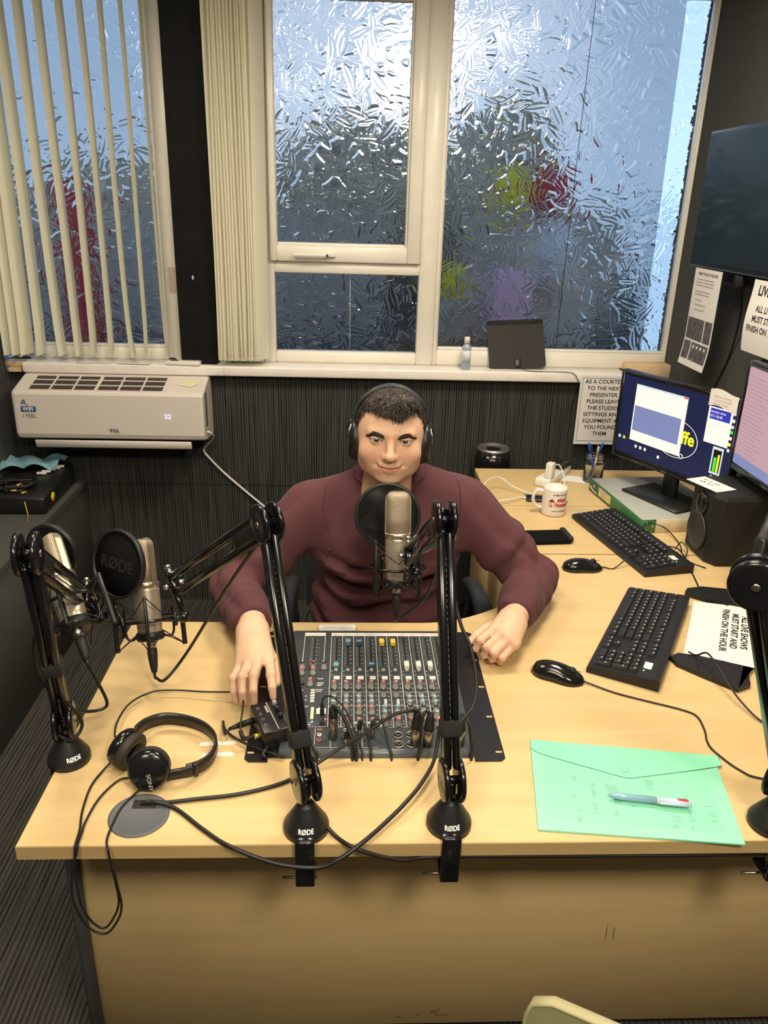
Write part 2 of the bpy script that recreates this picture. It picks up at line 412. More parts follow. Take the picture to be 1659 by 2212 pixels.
# ================================================================== textured glass
def leaf_height(W, H, step, seed):
    rng = np.random.default_rng(seed); nx = int(round(W / step)) + 1; nz = int(round(H / step)) + 1
    Hm = np.zeros((nz, nx), np.float32)
    n = int(W * H / (.058 * .022) * 1.6)
    for _ in range(n):
        cx, cz = rng.uniform(-.03, W + .03), rng.uniform(-.03, H + .03); L_ = rng.uniform(.034, .060); w = L_ * rng.uniform(.26, .40)
        a = rng.uniform(0, math.pi); ca, sa = math.cos(a), math.sin(a); bend = rng.uniform(-4, 4)
        i0, i1 = max(int((cx - L_) / step), 0), min(int((cx + L_) / step) + 2, nx); j0, j1 = max(int((cz - L_) / step), 0), min(int((cz + L_) / step) + 2, nz)
        if i0 >= i1 or j0 >= j1: continue
        X_, Z_ = np.meshgrid(np.arange(i0, i1) * step - cx, np.arange(j0, j1) * step - cz)
        u = (X_ * ca + Z_ * sa) / L_; v = -X_ * sa + Z_ * ca + bend * (X_ * ca + Z_ * sa) ** 2
        wu = w * np.clip(1 - u * u, 0, 1) ** .8 + 1e-6; t = np.abs(v) / wu; mk = (np.abs(u) < 1) & (t < 1)
        tl = rng.uniform(-.25, .25)
        h = (1 - t ** 2) * .55 + .45 * np.minimum(t * 3.0, 1) + tl * v / w * .8 + .25 * u * rng.uniform(-1, 1)
        sub = Hm[j0:j1, i0:i1]; sub[mk] = h[mk]
    for _ in range(1):
        P = np.pad(Hm, 1, mode='edge'); Hm = (P[1:-1, 1:-1] * 2 + P[:-2, 1:-1] + P[2:, 1:-1] + P[1:-1, :-2] + P[1:-1, 2:]) / 6
    return Hm
gm, N, L, b = nodes_of('leaf_glass')
b.inputs['Base Color'].default_value = (.94, .97, .98, 1); b.inputs['Roughness'].default_value = .03; b.inputs['IOR'].default_value = 1.46; b.inputs['Transmission Weight'].default_value = 1.0
YG = YB + .105
def pane(x0, x1, z0, z1, parent, seed, amp=.0031, step=.003):
    W, H = x1 - x0, z1 - z0; Hm = leaf_height(W, H, step, seed); nz, nx = Hm.shape
    X_, Z_ = np.meshgrid(np.linspace(x0, x1, nx), np.linspace(z0, z1, nz))
    back = np.stack([X_, YG - amp * Hm, Z_], -1).reshape(-1, 3)
    I = np.arange(nz * nx).reshape(nz, nx)
    F = np.stack([I[:-1, :-1], I[:-1, 1:], I[1:, 1:], I[1:, :-1]], -1).reshape(-1, 4)
    k = len(back); front = np.array([[x0, YG + .005, z0], [x0, YG + .005, z1], [x1, YG + .005, z1], [x1, YG + .005, z0]])
    pts = np.concatenate([back, front]); F = np.concatenate([F, [[k, k + 1, k + 2, k + 3]]])
    o = mesh_np('glass_pane', pts, F, gm, parent)
    o.data.polygons[len(o.data.polygons) - 1].use_smooth = False
    return o
def bars(mb, x0, x1, z0, z1, t, ya, yb, step_in=.010):
    """rectangular frame of width t (l, r, b, t) with a stepped bead"""
    l, r, bt, tp = t
    mb.rbox((x0, ya, z0), (x0 + l, yb, z1), .004, 1); mb.rbox((x1 - r, ya, z0), (x1, yb, z1), .004, 1)
    mb.rbox((x0 + l, ya, z0), (x1 - r, yb, z0 + bt), .004, 1); mb.rbox((x0 + l, ya, z1 - tp), (x1 - r, yb, z1), .004, 1)
def window(name, loc, label):
    o = bpy.data.objects.new(name, None); COL.objects.link(o); o.location = loc; o['kind'] = 'structure'; o['label'] = label; return o
YFc = YB + .07
w1 = window('window_1', (-.37, YG, 1.07), 'left window of leaf textured glass behind the vertical blind')
f = MB(); bars(f, XL, -.018, 1.07, 2.45, (.03, .068, .048, .04), YFc, YFc + .06); bars(f, XL + .03, -.086, 1.118, 2.41, (.004, .012, .010, .01), YFc + .012, YFc + .05); f.build('window_frame', MATS['upvc'], w1, True)
pane(XL + .03, -.086, 1.118, 2.41, w1, 1)
MB().box((-.068, YFc - .0012, 1.335), (-.030, YFc + .0005, 1.435)).build('warning_sticker', mat('sticker_pink', (.55, .42, .36), .6, noise=.25, nscale=160), w1, True)
w2 = window('window_2', (.66, YG, 1.07), 'casement window of leaf textured glass with white frame')
f = MB(); f.rbox((.118, YFc - .02, 1.07), (.300, YFc + .06, 2.45), .004, 1)
bars(f, .300, .995, 1.07, 2.45, (.050, .070, .045, .04), YFc, YFc + .06)
f.rbox((.350, YFc + .001, 1.425), (.925, YFc + .06, 1.470), .004, 1)
f.build('window_frame', MATS['upvc'], w2, True)
s = MB(); bars(s, .335, .925, 1.470, 2.42, (.027, .052, .060, .05), YFc - .018, YFc + .05); bars(s, .360, .876, 1.528, 2.372, (.004, .012, .012, .01), YFc - .006, YFc + .04)
sash = s.build('sash', MATS['upvc'], w2, True)
mat('white_plastic', (.80, .77, .72), .3); mat('black_gloss', (.008, .008, .009), .16, spec=.6); mat('black_plastic', (.012, .012, .012), .38, noise=.15, nscale=90)
h = MB(); h.rbox((.555, YFc - .030, 1.489), (.592, YFc - .016, 1.505), .003); h.ball((.565, YFc - .03, 1.497), .008)
h.rbox((.425, YFc - .046, 1.490), (.568, YFc - .036, 1.503), .004); h.build('handle', MATS['white_plastic'], sash, True)
MB().cyl((.560, YFc - .048, 1.4965), (.560, YFc - .040, 1.4965), .0045).build('keyhole', MATS['black_plastic'], sash, True)
pane(.358, .878, 1.526, 2.374, w2, 2); pane(.348, .927, 1.114, 1.426, w2, 3)
w3 = window('window_3', (1.48, YG, 1.07), 'wide fixed window of leaf textured glass beside the television')
f = MB(); bars(f, .995, XR, 1.07, 2.45, (.016, .010, .062, .03), YFc, YFc + .06); bars(f, 1.011, XR - .01, 1.132, 2.42, (.004, .004, .010, .01), YFc + .012, YFc + .05); f.build('window_frame', MATS['upvc'], w3, True)
pane(1.008, XR - .008, 1.128, 2.425, w3, 4)
fm, N, L, b = nodes_of('privacy_film')
tb_ = N.new('ShaderNodeBsdfTransparent'); tb_.inputs['Color'].default_value = (.46, .46, .47, 1); L.new(tb_.outputs[0], N['Material Output'].inputs['Surface'])
for w_, x0, x1, z0, z1 in ((w1, XL + .03, -.086, 1.118, 2.41), (w2, .358, .878, 1.526, 2.374), (w2, .348, .927, 1.114, 1.426), (w3, 1.008, 1.885, 1.128, 2.425)):
    MB().add([(x0, YG + .008, z0), (x1, YG + .008, z0), (x1 - (.02 if w_ is w3 else 0), YG + .008, z1), (x0, YG + .008, z1)], [(0, 1, 2, 3)]).build('privacy_film', fm, w_, True)
MB().tube([(1.515, YG - .003, 1.13), (1.52, YG - .003, 1.8), (1.527, YG - .003, 2.42)], .0012, 5).build('film_seam', MATS['black_paint'], w3, True)
MB().tube([(.652, YG - .003, 1.115), (.650, YG - .003, 1.426)], .0008, 5).build('film_seam', MATS['upvc'], w2, True)

# ceiling lamp fixtures around the area lights
mat('lamp_frame', (.7, .7, .68), .4); mat('diffuser', (.9, .88, .8), .6, emit=(1, .88, .7), estr=4.0)
for i, (x, y, w_) in enumerate(LAMPS):
    t = thing('ceiling_lamp', (x, y, CEIL), ['square ceiling lamp panel above the front of the desk', 'square ceiling lamp panel above the keyboards', 'square ceiling lamp panel in front of the left microphone', 'square ceiling lamp panel near the air conditioner', 'square ceiling lamp panel added above the middle of the desk for steeper light'][i], 'lamp', 'square lamp panels in the ceiling')
    fr = MB(); bars(fr, -.30, .30, 0, .6, (.02, .02, .02, .02), 0, .012)
    fr.v = [(a, c - .3, -b_ - .0005) for a, b_, c in fr.v]; fr.f = [tuple(reversed(q)) for q in fr.f]
    fr.build('lamp_frame', MATS['lamp_frame'], t)
    MB().box((-.28, -.28, -.006), (.28, .28, -.001)).build('diffuser', MATS['diffuser'], t)

# ================================================================== outside the windows
mat('tarmac', (.10, .10, .10), .9, noise=.3, nscale=5); mat('foliage', (.56, .47, .34), .9, noise=.8, nscale=7, bump=.8, bscale=14)
mat('dark_brick', (.55, .48, .40), .9, noise=.4, nscale=6); mat('red_paint', (.62, .05, .06), .6); mat('pink_paint', (.90, .55, .68), .6); mat('yellow_paint', (.90, .78, .06), .6)
mat('pale_slope', (.93, .96, .92), .8, noise=.05, nscale=3); mat('white_sack', (.80, .80, .78), .8, noise=.2, nscale=8); mat('leaf_litter', (.24, .17, .11), .9, noise=.6, nscale=14)
g = MB().box((-8, 2.45, -.3), (10, 16, .35)).build('ground', MATS['tarmac']); tag(g, 'grey paved ground outside the windows', kind='structure')
def lumpy(name, c, r, seed, material, label, cat, group=None, amp=.22):
    bm = bmesh.new(); bmesh.ops.create_icosphere(bm, subdivisions=4, radius=1.0)
    from mathutils import noise as mn
    for v in bm.verts:
        d = v.co.normalized(); k = 1 + amp * (mn.fractal(d * 2.2 + Vector((seed * 7.3, 0, 0)), 1.0, 2.0, 4))
        v.co = Vector((d.x * r[0] * k, d.y * r[1] * k, d.z * r[2] * k))
    me = bpy.data.meshes.new(name); bm.to_mesh(me); bm.free(); me.materials.append(MATS[material])
    me.polygons.foreach_set('use_smooth', [True] * len(me.polygons))
    o = bpy.data.objects.new(name, me); COL.objects.link(o); o.location = c; tag(o, label, cat, group); return o
G_ = 'trees outside the windows'
lumpy('tree', (.75, 9.4, 1.35), (1.15, .8, 1.30), 1, 'foliage', 'dark tree behind the casement window', 'tree', G_)
lumpy('tree', (-2.6, 11.5, 1.1), (1.9, 1.2, 1.15), 2, 'foliage', 'dark shrub low behind the blind slats', 'tree', G_)
lumpy('tree', (2.25, 8.4, 1.50), (.68, .6, 1.25), 3, 'foliage', 'dark tree behind the left part of the wide window', 'tree', G_)
o = MB().rbox((2.5, 7.4, .352), (3.45, 7.7, 1.66), .02).build('garden_wall', MATS['dark_brick']); tag(o, 'dark wall low behind the right part of the wide window', 'wall')
o = MB().rbox((-5.0, 7.0, .352), (1.0, 7.3, 1.55), .02).build('garden_wall', MATS['dark_brick']); tag(o, 'dark wall low behind the blind and casement', 'wall')
o = MB().rbox((-1.16, 4.2, .6), (-.97, 4.35, 1.74), .04).rbox((-1.10, 4.22, .351), (-1.03, 4.32, .62), .01).build('post_sign', MATS['red_paint']); tag(o, 'red upright shape seen through the left window', 'sign')
o = MB().rbox((1.51, 3.90, .352), (1.75, 4.05, 1.34), .04).build('pink_bag', MATS['pink_paint']); tag(o, 'pink shape behind the glass above the black aerial', 'bag')
o = MB().rbox((1.10, 4.06, .352), (1.45, 4.4, 1.14), .02).rbox((1.80, 4.06, .352), (2.2, 4.4, 1.27), .02).build('stone_planter', MATS['dark_brick']); tag(o, 'dark low plinth outside the wide window', 'planter')
o = MB().rbox((1.50, 4.75, .352), (2.25, 5.1, 1.66), .02).build('stone_planter', MATS['dark_brick']); tag(o, 'dark tall plinth behind the pink shape', 'planter')
lumpy('yellow_bag', (1.30, 4.20, 1.245), (.10, .09, .10), 5, 'yellow_paint', 'small yellow shape low behind the glass by the mullion', 'bag')
lumpy('white_sack', (1.95, 4.20, 1.45), (.13, .11, .18), 6, 'white_sack', 'pale grey sack shape behind the glass right of the pink one', 'bag')
lumpy('red_bundle', (2.06, 4.90, 1.80), (.13, .12, .15), 8, 'red_paint', 'blurred red shape high behind the wide window', 'bundle')
lumpy('yellow_bundle', (1.76, 4.90, 1.81), (.12, .12, .15), 9, 'yellow_paint', 'blurred yellow shape high behind the wide window', 'bundle')
lumpy('leaf_pile', (1.35, 3.05, .72), (.70, .25, .36), 10, 'leaf_litter', 'brown leaf litter outside at the foot of the window', 'leaves')
rp_ = MB(); rp_.add([(2.75, 4.7, .42), (6.5, 4.7, .42), (8.0, 9.5, 1.80), (4.45, 9.5, 1.80), (2.75, 4.7, .352), (6.5, 4.7, .352), (8.0, 9.6, .352), (4.45, 9.6, .352)], [(0, 1, 2, 3), (0, 4, 5, 1), (1, 5, 6, 2), (2, 6, 7, 3), (3, 7, 4, 0)])  # made-up slope, tilted to catch sky light and whiten the unfilmed glass strip
o = rp_.build('brightening_slope', MATS['pale_slope']); tag(o, 'pale slope added outside to brighten the right edge of the wide window', 'slope')
# ================================================================== desks
D = .73                                   # desk top height
mat('grey_metal', (.055, .057, .060), .5, noise=.1, nscale=30); mat('dark_line', (.16, .10, .04), .7)
t = thing('studio_desk', (.9, .5, 0), 'pale beech effect studio desk with rounded inner corner holding the mixer', 'desk')
inner = [(1.146, 1.128)] + [tuple(v[:2]) for v in spline([(1.146, 1.06, 0), (1.125, .93, 0), (1.085, .845, 0), (1.026, .788, 0), (.943, .739, 0), (.87, .718, 0), (.80, .715, 0)], 5)] + [(.134, .715)]
poly = [(.134, 0), (1.972, 0), (1.972, 1.128)] + inner
def inset(poly, d):
    out = []; n = len(poly)
    for i in range(n):
        a, b_, c = Vector(poly[i - 1]), Vector(poly[i]), Vector(poly[(i + 1) % n])
        e1 = (b_ - a).normalized(); e2 = (c - b_).normalized(); n1 = Vector((-e1.y, e1.x)); n2 = Vector((-e2.y, e2.x))
        k = (n1 + n2); k = k / max(k.length_squared / 2, .2) ; out.append((b_.x + d * k.x, b_.y + d * k.y))
    return out
tb = MB(); ins = inset(poly, .0016)
n_ = len(poly)
tb.add([(x, y, D - .0010) for x, y in ins] + [(x, y, D) for x, y in ins], [tuple(range(n_, 2 * n_))] + [(i, (i + 1) % n_, n_ + (i + 1) % n_, n_ + i) for i in range(n_)])
tb.build('desktop', MATS['desk_wood'], t, True)
MB().prism(poly, D - .026, D - .0008).build('edge_band', MATS['desk_edge'], t, True)
MB().rbox((.152, .178, .055), (1.96, .198, .700), .002, 1).build('modesty_panel', MATS['panel_wood'], t, True)
lg = MB(); lg.rbox((.137, .15, .03), (.153, .60, .703), .003, 1); lg.rbox((.130, .10, .0), (.165, .66, .035), .006, 1)
lg.build('leg', MATS['grey_metal'], t, True)
lg = MB(); lg.rbox((1.955, .15, .03), (1.970, 1.05, .703), .003, 1); lg.build('leg', MATS['grey_metal'], t, True)
# scuff marks low on the front panel
for (x, z, w, h) in [(.845, .092, .016, .010), (.868, .082, .022, .006), (.812, .083, .010, .004), (.772, .078, .006, .007), (.858, .098, .006, .004), (1.19, .31, .0015, .04), (1.205, .315, .0015, .026)]:
    k = 7; MB().add([(x + w * math.cos(6.283 * i / k) * random.uniform(.5, 1), .1775, z + h * math.sin(6.283 * i / k) * random.uniform(.4, 1)) for i in range(k)], [tuple(range(k))]).build('scuff', MATS['dark_line'], t, True)

# two return units behind it
def unit(name, y0, y1, label):
    t = thing(name, (1.55, (y0 + y1) / 2, 0), label, 'desk', 'return desk units along the right wall')
    MB().box((1.150, y0, D - .0008), (1.972, y1, D)).build('desktop', MATS['desk_wood'], t, True)
    MB().box((1.1484, y0 - .0012, D - .026), (1.9736, y1 + .0012, D - .0009)).build('edge_band', MATS['desk_edge'], t, True)
    MB().rbox((1.158, y0 + .01, .0), (1.176, y1 - .01, D - .027), .001, 1).build('side_panel', MATS['panel_wood'], t, True)
    MB().rbox((1.952, y0 + .01, .0), (1.970, y1 - .01, D - .027), .001, 1).build('side_panel', MATS['panel_wood'], t, True)
    return t
unit('return_desk', 1.1335, 1.5295, 'middle beech desk section under the mug and rear keyboard')
unit('return_desk', 1.5345, 1.936, 'rear beech desk section under the power strip')

# ================================================================== carpeted ledge along the left wall
t = thing('wall_ledge', (-.58, .85, 0), 'dark grey felt covered ledge along the left wall', 'ledge')
MB().rbox((XL + .003, -.6, .002), (-.458, YB - .004, .555), .004, 1).build('ledge_box', MATS['grey_felt'], t, True)
MB().prism([(XL + .003, -.6), (-.448, -.6), (-.448, YB - .04), (-.47, YB - .008), (XL + .003, YB - .004)], .558, .580).build('ledge_top', MATS['grey_felt'], t, True)

# ================================================================== blinds
cm, N, L, b = nodes_of('blind_cloth')
out = N['Material Output']; df = N.new('ShaderNodeBsdfDiffuse'); tr = N.new('ShaderNodeBsdfTranslucent'); mx = N.new('ShaderNodeMixShader')
df.inputs['Color'].default_value = (.97, .95, .83, 1); tr.inputs['Color'].default_value = (.97, .93, .76, 1); mx.inputs['Fac'].default_value = .35
L.new(df.outputs[0], mx.inputs[1]); L.new(tr.outputs[0], mx.inputs[2]); L.new(mx.outputs[0], out.inputs['Surface'])
mat('bead_white', (.75, .70, .58), .4)
def slat(parent, x, yc, ang, z0, z1, wd=.089, seed=0, flare=.012, curl=.006):
    rnd = random.Random(seed); ca, sa = math.sin(ang), math.cos(ang); ph = rnd.uniform(-1, 1)
    def fn(u, v):
        z = z0 + (z1 - z0) * v; s_ = (u - .5) * wd
        k = math.exp(-v * 26) * flare * ph + .003 * math.sin(v * 5 + ph * 3)
        c = curl * (1 - (2 * u - 1) ** 2) * (1 - .9 * math.exp(-v * 40))
        return (x + s_ * ca + k + c, yc + s_ * sa, z)
    mb = MB(); mb.grid(fn, 6, 26); n = len(mb.v); fs = list(mb.f)
    mb.add([(a + .0012, b_, c) for a, b_, c in mb.v[:]], [tuple(reversed(q)) for q in fs], True)
    o = mb.build('slat', cm, parent, True)
    return o
def chain(mb, a, b_, sag, r=.0018, n=13):
    for i in range(n):
        q = i / (n - 1); p_ = Vector(a).lerp(Vector(b_), q); p_.z -= sag * 4 * q * (1 - q); mb.ball(p_, r, 6, 4)
t = thing('vertical_blind', (-.38, YB - .02, 1.095), 'open cream vertical blind with spread slats across the left window', 'blind')
xs = [-.082 - .0685 * i for i in range(8)] + [-.615, -.655, -.690]
yb_ = YB - .015
ch = MB()
for i, x in enumerate(xs):
    slat(t, x, yb_, math.radians(-7 + 1.6 * i if i < 8 else 12), 1.098, 2.47, seed=i)
    if i: chain(ch, (x, yb_ - .04, 1.116), (xs[i - 1], yb_ - .04, 1.116), .022)
ch.build('bead_chain', MATS['bead_white'], t, True)
MB().rbox((XL + .005, YB - .035, 2.47), (-.03, YB + .005, 2.50), .003, 1).build('head_rail', MATS['upvc'], t, True)
t = thing('vertical_blind', (.23, YB - .02, 1.10), 'cream vertical blind drawn into a stack beside the black column', 'blind')
ch = MB(); xs = [.155 + .0118 * i for i in range(14)]
for i, x in enumerate(xs):
    slat(t, x, yb_, math.radians(random.uniform(22, 30)), 1.095, 2.47, seed=30 + i, flare=.006, curl=.003)
    if i: chain(ch, (x, yb_ - .046, 1.118), (xs[i - 1], yb_ - .046, 1.118), .022, n=9)
chain(ch, (.145, yb_ - .05, 1.115), (.180, yb_ - .05, 1.115), .075, n=22)
ch.build('bead_chain', MATS['bead_white'], t, True)
MB().rbox((.125, YB - .035, 2.47), (.96, YB + .005, 2.50), .003, 1).build('head_rail', MATS['upvc'], t, True)

# ================================================================== air conditioner
mat('ac_white', (.68, .625, .57), .38); mat('slot_dark', (.05, .035, .03), .8); mat('ac_blue', (.02, .10, .26), .5); mat('ac_grey', (.10, .11, .12), .5)
mat('led_violet', (.3, .25, .5), .5, emit=(.55, .5, 1.0), estr=1.6)
X0, X1 = -.632, .090
t = thing('air_conditioner', ((X0 + X1) / 2, YB, .79), 'white wall mounted air conditioner under the blinds showing 22', 'air conditioner')
prof = [(YB - .001, 1.0285), (2.150, 1.0280), (2.012, .9925), (2.004, .988), (2.000, .980), (2.000, .826), (2.006, .810), (2.035, .797), (2.10, .788), (YB - .001, .786)]
bd = MB(); rings = []
for x, k in ((X0, .90), (X0 + .003, .965), (X0 + .012, 1.0), (X1 - .012, 1.0), (X1 - .003, .965), (X1, .90)):
    rings.append([(x, YB - (YB - y) * (1 - (1 - k) * .35), .906 + (z - .906) * (1 - (1 - k) * .35)) for y, z in prof])
bd.ring_sweep(rings, True, False); body = bd.build('body', MATS['ac_white'], t, True)
sl_ = MB(); gr = MB()
gx0, gx1, gy0, gy1, gz = X0 + .055, X1 - .150, 2.022, 2.132, 1.0262
def topz(y): return .9925 + (y - 2.012) * .2572 + .0006
sl_.add([(gx0, gy0, topz(gy0)), (gx1, gy0, topz(gy0)), (gx1, gy1, topz(gy1)), (gx0, gy1, topz(gy1))], [(0, 1, 2, 3)])
sl_.build('intake', MATS['slot_dark'], t, True)
for y in (2.016, 2.058, 2.100, 2.136): gr.box((gx0 - .008, y - .003, topz(y) - .004), (gx1 + .008, y + .003, topz(y) + .003))
for i in range(7):
    x = gx0 + (gx1 - gx0) * i / 6; w_ = .006 if i in (0, 3, 6) else .003
    gr.bar((x, 2.014, topz(2.014) + .001), (x, 2.138, topz(2.138) + .001), w_ * 2, .006)
gr.build('grille', MATS['ac_white'], t, True)
fl = MB(); fl.rbox((X0 + .065, 2.000, .768), (X1 - .055, 2.010, .800), .003, 1); fl.v = [(x, y + (.80 - z) * .25, z) for x, y, z in fl.v]; fl.build('louvre_flap', MATS['ac_white'], t, True)
MB().box((X0 + .07, 2.03, .784), (X1 - .06, 2.12, .7895)).build('outlet', MATS['slot_dark'], t, True)
MB().box((X1 - .001, 2.045, .850), (X1 + .0012, 2.075, .985)).build('side_vent', MATS['ac_grey'], t, True)
def acM(x, z): return frame((x, 1.9994, z), (1, 0, 0), (0, 0, 1))
ba = MB(); ba.rbox((X0 + .030, 1.9985, .912), (X0 + .087, 2.002, .934), .0014, 2); ba.build('badge', MATS['ac_blue'], t, True)
text('WiFi', .021, acM(X0 + .0365, .9165) @ Matrix.Translation((0, 0, .0012)), MATS['white_plastic'], t, bold=.0006)
text('I FEEL', .021, acM(X0 + .034, .890) @ Matrix.Translation((0, 0, .0006)), MATS['ac_grey'], t)
arc = MB()
for r in (.008, .014, .020): arc.tube([(X0 + .054 - r * math.cos(a), 1.999, .940 + r * math.sin(a)) for a in [math.radians(12 + 8 * i) for i in range(9)]], .0018, 5)
arc.ball((X0 + .056, 1.999, .9385), .0028, 8, 5); arc.build('wifi_mark', MATS['ac_blue'], t, True)
text('TCL', .017, acM(-.275, .838) @ Matrix.Translation((0, 0, .0035)), MATS['ac_grey'], t, bold=.0008, sx=1.25)
text('22', .026, acM(-.062, .893) @ Matrix.Translation((0, 0, .0008)), MATS['led_violet'], t, sx=1.05)
for ob in t.children:
    if ob.name.startswith('lettering'):
        ob.data.transform(wmat(t).inverted())
MB().tube(spline([(X1 - .02, 2.06, .822), (X1 + .002, 2.06, .826), (X1 + .014, 2.08, .812), (.098, 2.13, .780), (.052, 2.185, .722), (.048, 2.188, .705), (.060, 2.190, .685), (.122, 2.190, .615), (.232, 2.190, .512), (.36, 2.190, .40)], 8), .0048, 8).build('power_cable', MATS['white_plastic'], t, True)
o = MB().add([(-.02, 2.075, 1.0105), (.035, 2.055, 1.0055), (.060, 2.080, 1.013), (.02, 2.11, 1.024), (.055, 2.112, 1.022)], [(0, 1, 3), (1, 2, 3), (2, 4, 3)]).build('sticky_note', mat('note_yellow', (.72, .66, .42), .8)); tag(o, 'crumpled yellow paper note on top of the air conditioner', 'paper')
# ================================================================== mixing console in the desk
mat('console', (.042, .050, .057), .42, noise=.12, nscale=50); mat('console_grey', (.10, .115, .125), .35); mat('rack_black', (.012, .012, .013), .30, noise=.2, nscale=60)
mat('print_white', (.62, .62, .56), .6); mat('knob_grey', (.30, .29, .26), .5); mat('cap_red', (.40, .12, .11), .45); mat('cap_blue', (.22, .38, .50), .45); mat('cap_black', (.012, .012, .012), .4)
mat('fader_blue', (.09, .20, .30), .4); mat('fader_navy', (.035, .085, .14), .4); mat('fader_yellow', (.75, .50, .03), .4); mat('fader_white', (.70, .66, .60), .4); mat('fader_red', (.32, .035, .06), .4)
mat('chrome', (.75, .73, .70), .18, metal=1.0); mat('nickel', (.42, .39, .34), .3, metal=1.0); mat('lamp_green', (.1, .4, .1), .4, emit=(.35, 1, .25), estr=2.2); mat('lamp_blue', (.1, .1, .5), .4, emit=(.1, .3, 1), estr=5); mat('lamp_redled', (.5, .05, .05), .4, emit=(1, .08, .1), estr=2.5); mat('lamp_amber', (.5, .5, .2), .4, emit=(.8, .8, .35), estr=.5)
t = thing('mixing_console', (.709, .43, D), 'dark blue grey rack mixing console set into the desk with rows of knobs and faders', 'mixing console')
MX0, MX1, MY0, MY1, MZ = .530, .892, .207, .650, .7440
bd = MB(); bd.prism([(MX0, MY0 + .012), (MX1, MY0 + .012), (MX1, MY1), (MX0, MY1)], D + .0005, MZ); bd.build('panel', MATS['console'], t, True)
MB().cyl((MX0, MY0 + .012, MZ - .0105), (MX1, MY0 + .012, MZ - .0105), .0105, n=20).build('front_roll', MATS['console_grey'], t, True)
for x0, x1, sl_x in ((.4675, MX0 - .002, .477), (MX1 + .002, .9515, .942)):
    e_ = MB(); c = .008
    if x0 < .6: pts = [(x0 + c, .198), (x1 - .018, .198), (x1 - .018, .210), (x1, .210), (x1, .665), (x0 + c, .665), (x0, .665 - c), (x0, .198 + c)]
    else: pts = [(x0, .198), (x1 - c, .198), (x1, .198 + c), (x1, .665 - c), (x1 - c, .665), (x0, .665)]
    e_.prism(pts, D + .0006, D + .0032); ear = e_.build('rack_ear', MATS['rack_black'], t, True)
    for y in (.222, .331, .435, .540, .642):
        MB().rbox((sl_x - .006, y - .0025, D + .0031), (sl_x + .006, y + .0025, D + .0036), .0002, 1).build('screw_slot', MATS['desk_wood'], ear, True)
MB().box((MX1 - .034, .222, MZ), (MX1 - .033, .648, MZ + .0004)).build('panel_groove', MATS['rack_black'], t, True)
COLX = [.6305 + .0257 * i for i in range(10)]
# printed lines
ln = MB(); zt = MZ + .0004
def hline(x0, x1, y, w=.0007): ln.add([(x0, y - w, zt), (x1, y - w, zt), (x1, y + w, zt), (x0, y + w, zt)], [(0, 1, 2, 3)])
def vline(x, y0, y1, w=.0006): ln.add([(x - w, y0, zt), (x + w, y0, zt), (x + w, y1, zt), (x - w, y1, zt)], [(0, 1, 2, 3)])
for i in range(11): vline(.6177 + .0257 * i, .283, .640)
for y in (.283, .352, .400): hline(.6177, .6177 + .257, y, .0005)
vline(.556, .495, .640); vline(.603, .495, .640)
rnd = random.Random(3)
for x in COLX + [.580]:
    for k in range(15):
        y = .500 + .0082 * k
        hline(x - .0085, x - .003, y, .0004)
        if k % 2: hline(x + .003, x + .0085, y, .0004)
for x in COLX:
    for y in (.430, .414, .385, .372, .356, .338, .322, .300, .291): hline(x + .006, x + .0095, y + rnd.uniform(-.001, .001), .0008)
    for y in (.462, .478): hline(x - .0105, x - .0065, y, .0007)
for (x0, x1, y) in [(.536, .550, .448), (.592, .604, .448), (.592, .606, .433), (.592, .604, .428), (.592, .600, .423), (.534, .548, .430), (.534, .548, .420), (.590, .604, .408), (.590, .602, .402), (.538, .548, .400), (.569, .573, .385), (.569, .573, .372), (.567, .576, .350), (.606, .614, .310), (.606, .612, .302), (.598, .606, .345)]: hline(x0, x1, y, .0011)
for x in (.575, .605, .635, .665, .695): 
    vline(x - .0105, .219, .285, .0004); hline(x - .0105, x + .018, .222, .0004); hline(x - .0105, x + .018, .285, .0004)
o = ln.build('panel_print', MATS['print_white'], t, True); o['kind'] = 'stuff'
# scribble strip
st = MB()
for i in range(10): st.box((.6183 + .0257 * i, .6235, MZ), (.6427 + .0257 * i - .0005, .6385, MZ + .0006))
MB().box((.6183, .626, MZ), (.6177 + .257, .6395, MZ + .0006)).build('name_strip', MATS['fader_white'], t, True)
MB().box((.556, .626, MZ), (.604, .6395, MZ + .0006)).build('name_strip', MATS['fader_white'], t, True)
for i, x in enumerate(COLX):
    text(['MIC 1', 'MIC 2', 'MIC 3', 'PLAYOUT', '5', '6', '4 Input', '5 Input', '6 Input', '7 Input'][i], .0045, frame((x - .009, .6315, MZ + .0008), (1, 0, 0), (0, 1, 0)), MATS['cap_black'], t).data.transform(wmat(t).inverted())
# fader slots
for x in COLX + [.580]:
    MB().box((x - .0012, .497, MZ), (x + .0012, .617, MZ + .0003)).build('fader_slot', MATS['cap_black'], t, True)
